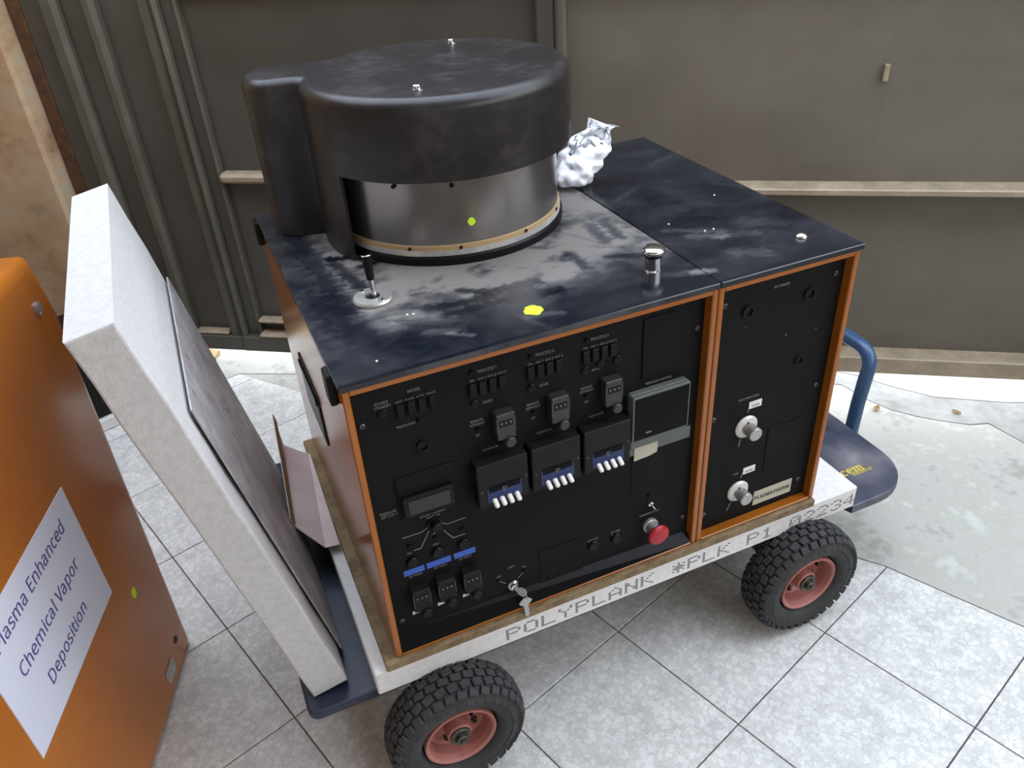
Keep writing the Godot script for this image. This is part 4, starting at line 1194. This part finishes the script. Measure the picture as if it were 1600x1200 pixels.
func build_power_cabinet() -> void:
	var t := thing("power_cabinet", Vector3(0.841, 0, -0.39), "narrow orange framed cabinet with two white dials, bolted right of the console", "lab cabinet")
	case_shell("case", XS + 0.0008, 1.0, t)
	lid(XS + 0.0008, 1.004, t)
	var s := new_st()
	bx(s, XS + 0.0130, 0.9878, 0.0062, 0.6083, PZ - 0.008, PZ, 0.0)
	var pn := obj("front_panel", s, mats.panel_black, t)
	for q in [[0.713, 0.566], [0.969, 0.569], [0.968, 0.311], [0.713, 0.308], [0.711, 0.053], [0.965, 0.054]]: screw_head(pn, q[0], q[1])
	var P := new_st()
	var T := panel_frame()
	letters(P, T, "RF POWER", 0.840, 0.576, 0.0055)
	letters(P, T, "INPUT MATCHING", 0.795, 0.335, 0.0045)
	letters(P, T, "=", 0.867, 0.461, 0.008)
	letters(P, T, ".", 0.766, 0.5120, 0.012)
	letters(P, T, "TUNE", 0.786, 0.138, 0.004)
	letters(P, T, "v", 0.942, 0.4540, 0.005)
	for q in [[0.8005, 0.316, 0.797, 0.297], [0.787, 0.233, 0.784, 0.214], [0.806, 0.140, 0.801, 0.121], [0.781, 0.059, 0.773, 0.038]]: stroke(P, T, Vector2(q[0], q[1]), Vector2(q[2], q[3]), 0.0024)
	obj("panel_lettering", P, mats.print_white, pn, "small white lettering and pointer lines")
	for q in [[0.766, 0.541, 0.0125], [0.909, 0.542, 0.0125], [0.909, 0.391, 0.0100]]:
		s = new_st()
		lathe(s, facing(q[0], q[1], PZ), [Vector2(0, 0.0008), Vector2(q[2] * 0.78, 0.0008), Vector2(q[2] * 0.80, 0.0050), Vector2(q[2], 0.0050), Vector2(q[2] * 1.05, 0.0)], 30)
		obj("round_socket", s, mats.black_plastic, t)
	for q in [[0.857, 0.125, 0.944, 0.2365]]:
		s = new_st()
		bx(s, 0.858, 0.944, 0.120, 0.2345, PZ, PZ + 0.0022, 0.0008); obj("blank_plate", s, mats.panel_black, t)
		s = new_st()
		bx(s, 0.8562, 0.858, 0.126, 0.2345, PZ, PZ + 0.0006); obj("plate_gap", s, mats.dark_plastic, t)
		s = new_st()
		bx(s, 0.8562, 0.937, 0.2345, 0.2362, PZ, PZ + 0.0006); obj("plate_gap", s, mats.dark_plastic, t)
	for q in [[0.797, 0.2625], [0.796, 0.0875]]:
		var d := part_lathe("dial", t, mats.dial_white, facing(q[0], q[1], PZ), [Vector2(0, 0), Vector2(0.0265, 0), Vector2(0.0270, 0.0025), Vector2(0.0235, 0.0060), Vector2(0.0150, 0.0080), Vector2(0, 0.0080)], 44, "white dial with grey knob")
		part_lathe("knob", d, mats.alu_knob, facing(q[0], q[1], PZ), [Vector2(0, 0.007), Vector2(0.0130, 0.007), Vector2(0.0130, 0.0090), Vector2(0.0148, 0.012), Vector2(0.0152, 0.033), Vector2(0.0140, 0.0345), Vector2(0, 0.0345)], 32)
		s = new_st()
		box(s, mv(q[0] - 0.002, q[1] + 0.0140, PZ + 0.0088), Vector3(0.0032, 0.0046, 0.001)); obj("pointer", s, mats.dark_plastic, d)
	for q in [[0.814, 0.314], [0.8205, 0.138]]:
		s = new_st()
		bx(s, q[0] - 0.0155, q[0] + 0.0155, q[1] - 0.0085, q[1] + 0.0085, PZ, PZ + 0.0009)
		var l := obj("paper_label", s, mats.white_plastic, t)
		s = new_st()
		letters(s, panel_frame(PZ + 0.0009), "5.0 kV", q[0], q[1] - 0.0025, 0.0050); obj("lettering", s, mats.screw, l)
	s = new_st()
	bx(s, 0.8435, 0.9475, 0.0245, 0.0640, PZ, PZ + 0.0014, 0.0003)
	var pl := obj("name_plate", s, mats.tape, t, "pale grey name plate with dark lettering")
	s = new_st()
	letters(s, panel_frame(PZ + 0.0014), "PLASMATHERM", 0.8935, 0.0440, 0.0105, "Droid Sans", false, true, 0.92); obj("lettering", s, mats.screw, pl)
	part_lathe("dome_bolt", t, mats.chrome, mv(0.924, H, -0.0800), [Vector2(0, 0), Vector2(0.0125, 0), Vector2(0.0120, 0.0025), Vector2(0.0085, 0.0060), Vector2(0.004, 0.0078), Vector2(0, 0.0082)], 28, "", true)

# ================= leaning sheets =================
func build_leaning() -> void:
	var lean := 0.1915
	var B := Vector3(-0.1668, -0.0835, -0.05)
	var r := Vector3(cos(lean), sin(lean), 0)
	var u := Vector3(-sin(lean), cos(lean), 0)
	var F := Transform3D(Basis(r, u, Vector3(0, 0, 1)), B)      # x thickness, y length, z towards the viewer
	var t := thing("foam_slab", B, "thick white polystyrene slab leaning left at the end of the cart", "foam slab")
	var s := new_st()
	rng.seed = 5
	# outline with slightly crumbled edges
	var p := PackedVector2Array([Vector2(0, 0)])
	for k in range(0, 13): p.append(Vector2(0.0712 + rng.randf_range(-0.0018, 0.0012), 0.8779 * k / 12.0))
	for k in range(0, 13): p.append(Vector2(rng.randf_range(-0.0012, 0.0018), 0.8779 * (1 - k / 12.0)))
	p.remove_at(p.size() - 1)
	prism(s, F, p, -0.627, 0.0, 0.004, 2)
	obj("slab", s, mats.foam_grey, t)
	# perforated metal sheet lying on its right face
	var m := thing("metal_sheet", B + r * 0.0714, "grey metal sheet with many small holes lying against the leaning foam slab", "metal sheet")
	s = new_st()
	var Q := F * Transform3D(Basis(Vector3(0, 0, -1), Vector3(0, 1, 0), Vector3(1, 0, 0)), Vector3(0.0775, 0, 0))   # x depth, y length, z outward
	var holes := []
	for h in [[0.489, 0.549], [0.473, 0.512], [0.419, 0.516], [0.277, 0.554], [0.430, 0.446], [0.382, 0.448], [0.464, 0.376], [0.470, 0.350], [0.415, 0.371], [0.511, 0.265], [0.299, 0.444], [0.272, 0.347], [0.305, 0.632], [0.167, 0.635], [0.52, 0.45], [0.55, 0.33], [0.36, 0.52]]: holes.append(Vector2(h[0], h[1]))
	perforated(s, Q, 0.078, 0.618, 0.004, 0.662, holes, 0.0080, 0.003)
	obj("sheet", s, mats.grey_metal, m)
	# bent tray of white card in the gap beside the machine
	var c := thing("card_tray", Vector3(-0.06, 0.0, -0.55), "bent pinkish white card tray with a torn brown edge in the gap beside the machine", "tray")
	s = new_st()
	var prof := []
	for i in 7:
		var f := i / 6.0
		var wv := 0.002 * sin(f * 9.0)
		prof.append([Vector3(lerpf(-0.1125, -0.082, f), 0.072 + 0.055 * f * f + wv, lerpf(-0.410, -0.745, f)), Vector3(lerpf(-0.1075, -0.076, f), 0.046 + wv, lerpf(-0.408, -0.724, f)), Vector3(lerpf(-0.058, -0.0225, f), 0.0030, lerpf(-0.357, -0.716, f)), Vector3(lerpf(-0.0270, -0.0185, f), 0.0035, lerpf(-0.353, -0.717, f))])
	thick_sheet(s, prof, 0.0022)
	obj("tray", s, mats.cardboard_white, c)
	s = new_st()
	var e := []
	rng.seed = 23
	for k in 13:
		var f := k / 12.0
		var z := lerpf(-0.410, -0.745, f)
		var y := 0.074 + 0.058 * f * f + rng.randf_range(-0.006, 0.004)
		e.append([Vector3(lerpf(-0.1110, -0.081, f), y + 0.006, z), Vector3(lerpf(-0.1055, -0.076, f), y - 0.020 + rng.randf_range(-0.005, 0.005), z)])
	thick_sheet(s, e, 0.0014)
	obj("torn_edge", s, mats.cardboard_edge, c, "torn brown cardboard edge")

# sheet with square holes in it, built of strips round the holes
func perforated(s: SurfaceTool, T: Transform3D, x0: float, x1: float, y0: float, y1: float, holes: Array, r: float, th: float) -> void:
	var outer := pv([x0, y0, x1, y0, x1, y1, x0, y1])
	var ys := [y0, y1]
	for h in holes: ys.append_array([h.y - r, h.y + r])
	ys.sort()
	for i in ys.size() - 1:
		if ys[i + 1] - ys[i] < 1e-5: continue
		var xs := [x0]
		for h in holes:
			if h.y - r < (ys[i] + ys[i + 1]) / 2 and h.y + r > (ys[i] + ys[i + 1]) / 2: xs.append_array([h.x - r * 0.62, h.x + r * 0.62])
		xs.append(x1)
		xs.sort()
		for k in range(0, xs.size() - 1, 2):
			box(s, T * mv((xs[k] + xs[k + 1]) / 2, (ys[i] + ys[i + 1]) / 2, th / 2), Vector3(xs[k + 1] - xs[k], ys[i + 1] - ys[i], th))

# rows of points (all the same length) as a sheet with thickness
func thick_sheet(s: SurfaceTool, rows: Array, th: float) -> void:
	var n: int = rows[0].size()
	var low := []
	for i in rows.size():
		var l := []
		for k in n:
			var a: Vector3 = rows[min(i + 1, rows.size() - 1)][k] - rows[max(i - 1, 0)][k]
			var b: Vector3 = rows[i][min(k + 1, n - 1)] - rows[i][max(k - 1, 0)]
			var nn := a.cross(b).normalized()
			if nn.y < 0: nn = -nn
			l.append(rows[i][k] - nn * th)
		low.append(l)
	for i in rows.size() - 1:
		for k in n - 1:
			var up: Vector3 = rows[i][k] - low[i][k]
			face(s, [rows[i][k], rows[i][k + 1], rows[i + 1][k + 1], rows[i + 1][k]], up)
			face(s, [low[i][k], low[i][k + 1], low[i + 1][k + 1], low[i + 1][k]], -up)
	for k in n - 1:
		face(s, [rows[0][k], rows[0][k + 1], low[0][k + 1], low[0][k]], rows[0][k] - rows[1][k])
		face(s, [rows[-1][k], rows[-1][k + 1], low[-1][k + 1], low[-1][k]], rows[-1][k] - rows[-2][k])
	for i in rows.size() - 1:
		face(s, [rows[i][0], rows[i + 1][0], low[i + 1][0], low[i][0]], rows[i][0] - rows[i][1])
		face(s, [rows[i][-1], rows[i + 1][-1], low[i + 1][-1], low[i][-1]], rows[i][-1] - rows[i][-2])

# ================= orange cabinet at the left =================
func build_orange_cabinet() -> void:
	var F := Vector3(-0.4314, -FL, -0.5604)
	var d := Vector3(0.3097, 0, -0.9508)
	var out := Vector3(0.9508, 0, 0.3097)       # out of the face that is seen
	var T := Transform3D(Basis(d, Vector3.UP, out), F)
	var t := thing("orange_cabinet", F - out * 0.25 - d * 0.3, "glossy orange cabinet at the left edge with a printed paper stuck on its side", "cabinet")
	var s := new_st()
	prism(s, T, pv([-0.78, 0.002, 0.022, 0.002, 0.046, 0.945, 0.020, 1.075, -0.78, 1.075]), -0.60, 0.0, 0.022, 5, true)
	obj("body", s, mats.cabinet_orange, t)
	s = new_st()
	plate(s, T, -0.563, -0.1955, 0.418, 0.703, 0.0014)
	var p := obj("paper_sheet", s, mats.paper, t, "white paper with violet lettering")
	s = new_st()
	var TP := T * mv(0, 0, 0.0014)
	letters(s, TP, "Plasma Enhanced", -0.385, 0.652, 0.028, "Droid Sans", false, false, 0.93)
	letters(s, TP, "Chemical Vapor", -0.382, 0.569, 0.028, "Droid Sans", false, false, 0.93)
	letters(s, TP, "Deposition", -0.376, 0.489, 0.028, "Droid Sans", false, false, 0.93)
	obj("lettering", s, mats.ink_violet, p)
	s = new_st()
	lathe(s, T * Transform3D(Basis(Vector3.RIGHT, Vector3(0, 0, 1), Vector3(0, -1, 0)), Vector3(-0.026, 0.990, 0)), [Vector2(0, 0), Vector2(0.013, 0), Vector2(0.013, 0.003), Vector2(0.008, 0.006), Vector2(0, 0.007)], 24)
	obj("bolt", s, mats.brushed, t)
	s = new_st()
	prism(s, T, rounded(-0.150, -0.095, 0.045, 0.085, 0.006, 3), 0.0, 0.003, 0.001)
	obj("latch_plate", s, mats.grey_metal, t)
	s = new_st()
	lathe(s, T * Transform3D(Basis(Vector3.RIGHT, Vector3(0, 0, 1), Vector3(0, -1, 0)), Vector3(-0.048, 0.086, 0)), [Vector2(0, 0), Vector2(0.010, 0), Vector2(0.009, 0.002), Vector2(0, 0.002)], 18)
	obj("plug", s, mats.dark_plastic, t)
	s = new_st()
	blob(s, T * mv(-0.125, 0.338, 0), 0.0105, 0.013, 9, 0.001)
	obj("sticker", s, mats.sticker, t, "small yellow green dot")

# ================= small things =================
func build_small_things() -> void:
	# keys in the switch of the console
	var t := thing("key_pair", Vector3(0.2565, 0.0600, PZ + 0.0125), "two small grey keys hanging from the key switch", "keys")
	var s := new_st()
	var a := Vector3(0.2565, 0.0600, PZ + 0.0128)
	# key in the lock: bow turned down
	var X := Vector3(0.62, -0.30, 0.72).normalized()
	var Y := Vector3(0, 0, 1).cross(X).normalized()
	var K := Transform3D(Basis(X, Y, X.cross(Y)), a)
	prism(s, K, pv([0, -0.0042, 0.006, -0.0044, 0.010, -0.0085, 0.020, -0.0088, 0.025, -0.004, 0.025, 0.004, 0.020, 0.0088, 0.010, 0.0085, 0.006, 0.0044, 0, 0.0042]), -0.0012, 0.0012, 0.0004)
	obj("key", s, mats.brushed, t)
	s = new_st()
	var top := K * Vector3(0.0215, 0, 0)
	var pts := []
	var rc := top + Vector3(0, -0.0065, 0.0008)
	for k in 17: pts.append(rc + Vector3(0.0022 * sin(TAU * k / 16.0), cos(TAU * k / 16.0) * 0.0075, sin(TAU * k / 16.0) * 0.0070))
	tube(s, pts, 0.0006, 8)
	obj("ring", s, mats.chrome, t)
	s = new_st()
	var K2 := Transform3D(Basis(Vector3(0.05, -1, 0.0).normalized(), Vector3(1, 0.05, 0).normalized(), Vector3(0, 0, -1)), rc + Vector3(-0.0005, -0.0045, 0.0010))
	prism(s, K2, pv([0, -0.004, 0.004, -0.0090, 0.011, -0.0145, 0.015, -0.0125, 0.022, -0.0052, 0.052, -0.0048, 0.056, 0.0, 0.052, 0.0048, 0.022, 0.0052, 0.015, 0.0125, 0.011, 0.0145, 0.004, 0.0090, 0, 0.004]), -0.0010, 0.0010, 0.0004)
	obj("key", s, mats.brushed, t)
	# crumpled plastic bag behind the drum
	bag()
	# black case behind the leaning slab, on its own pad of foam
	t = thing("black_case", Vector3(-0.66, -FL, -1.86), "black case on a white pad standing on the floor behind the leaning foam slab", "case")
	var R := Transform3D(Basis(Vector3.UP, 0.36), Vector3(-0.70, -FL, -1.83))
	s = new_st()
	box(s, R * mv(0, 0.19, 0), Vector3(0.34, 0.29, 0.30), 0.012); obj("body", s, mats.black_plastic, t)
	s = new_st()
	box(s, R * mv(0.0, 0.0228, 0.0), Vector3(0.37, 0.0445, 0.33), 0.004); obj("foam_pad", s, mats.foam, t, "white foam pad")
	for x in [-0.14, 0.14]:
		s = new_st()
		lathe(s, R * Transform3D(Basis(Vector3.RIGHT, Vector3(0, 0, 1), Vector3(0, -1, 0)), Vector3(x, 0.075, 0.15)), [Vector2(0, 0), Vector2(0.009, 0), Vector2(0.006, 0.004), Vector2(0, 0.005)], 12)
		obj("screw", s, mats.chrome, t)
	# piece of wood under the gate
	t = thing("wood_offcut", Vector3(-0.235, -FL, -2.03), "small pale wood offcut lying on the floor under the gate", "wood")
	s = new_st()
	prism(s, Transform3D(Basis(Vector3(0.95, 0, 0.31), Vector3(0.31, 0, -0.95), Vector3.UP), Vector3(-0.25, -FL - 0.001, -2.03)), pv([-0.16, -0.045, 0.035, -0.040, 0.060, -0.022, 0.052, 0.0, 0.066, 0.030, 0.03, 0.046, -0.16, 0.045]), 0.0, 0.022, 0.003)
	obj("offcut", s, mats.wood, t)
	# dry leaves on the concrete
	var sp := [[1.794, -0.5342, 0.017, 0.4], [2.0052, -0.3996, 0.014, 1.9]]
	for k in 2:
		var q: Array = sp[k]
		t = thing("dry_leaf", Vector3(q[0], -FL - 0.0012, q[1]), ["curled dry leaf on the concrete nearer the blue handle", "dry leaf on the concrete farther right, by the crack"][k], "leaf")
		s = new_st()
		var rows := []
		for i in 7:
			var f := i / 6.0
			var wdt: float = q[2] * sin(PI * clampf(f, 0.04, 0.97)) * 0.6
			var row := []
			for j in 5:
				var g := j / 4.0 - 0.5
				row.append(Vector3(q[0], -FL + 0.0015, q[1]) + Vector3((f - 0.5) * 2 * q[2], q[2] * (1.4 * g * g + 0.5 * pow(f - 0.5, 2)), g * 2 * wdt).rotated(Vector3.UP, q[3]))
			rows.append(row)
		thick_sheet(s, rows, 0.0012)
		obj("blade", s, mats.leaf, t)

func bag() -> void:
	var base := Vector3(0.668, H, -0.560)
	var t := thing("plastic_bag", base, "crumpled white plastic bag lying on the lid behind the hood", "bag")
	var s := new_st()
	var nz := fbm(77, 1.0, 2, FastNoiseLite.TYPE_SIMPLEX)
	var ridge := fbm(78, 1.0, 2, FastNoiseLite.TYPE_CELLULAR)
	ridge.cellular_return_type = FastNoiseLite.RETURN_DISTANCE
	var rows := 30
	var cols := 44
	var g := []
	# rings from the full bottom to the flat pinched mouth
	var ax := Vector3(0.86, -0.12, 0.30).normalized()
	var az := Vector3(-0.34, 0.05, 0.94).normalized()
	for i in rows + 1:
		var f := float(i) / rows
		var ctr := base + Vector3(0.004 + 0.092 * pow(f, 1.3), 0.004 + 0.122 * f, -0.008 * f)
		var w := 0.050 * smoothstep(-0.16, 0.14, f) + 0.008 * sin(f * 3.0)
		if f > 0.7: w = lerpf(w, 0.036, (f - 0.7) / 0.3)
		var dp := 0.046 * smoothstep(-0.16, 0.14, f) * (1.0 - 0.93 * smoothstep(0.15, 1.0, f))
		var ring := []
		for k in cols:
			var a := TAU * k / cols
			var p := ctr + ax * (w * cos(a)) + az * (dp * sin(a))
			var q := nz.get_noise_3d(p.x * 26, p.y * 26, p.z * 26)
			var q2 := ridge.get_noise_3d(p.x * 24 + 3, p.y * 24, p.z * 24)
			p += (ax * cos(a) + az * sin(a)) * (q * 0.014 + q2 * 0.012)
			if i == rows: p.y += 0.010 * cos(a) * -1.0 + 0.008 * q
			p.y = maxf(p.y, H + 0.0008)
			ring.append(p)
		g.append(ring)
	s.set_smooth_group(6)
	for i in rows:
		for k in cols:
			var k2 := (k + 1) % cols
			var mid := base + Vector3(0.092 * pow(float(i) / rows, 1.3), 0.122 * i / rows, 0)
			var o: Vector3 = (g[i][k] + g[i + 1][k2]) / 2 - mid
			face(s, [g[i][k], g[i][k2], g[i + 1][k2]], o)
			face(s, [g[i][k], g[i + 1][k2], g[i + 1][k]], o)
	s.set_smooth_group(-1)
	for e in [[0, Vector3.DOWN], [rows, Vector3.UP]]:
		var m := Vector3.ZERO
		for p in g[e[0]]: m += p
		m /= cols
		for k in cols: face(s, [m, g[e[0]][k], g[e[0]][(k + 1) % cols]], e[1])
	obj("bag", s, mats.bag_plastic, t)
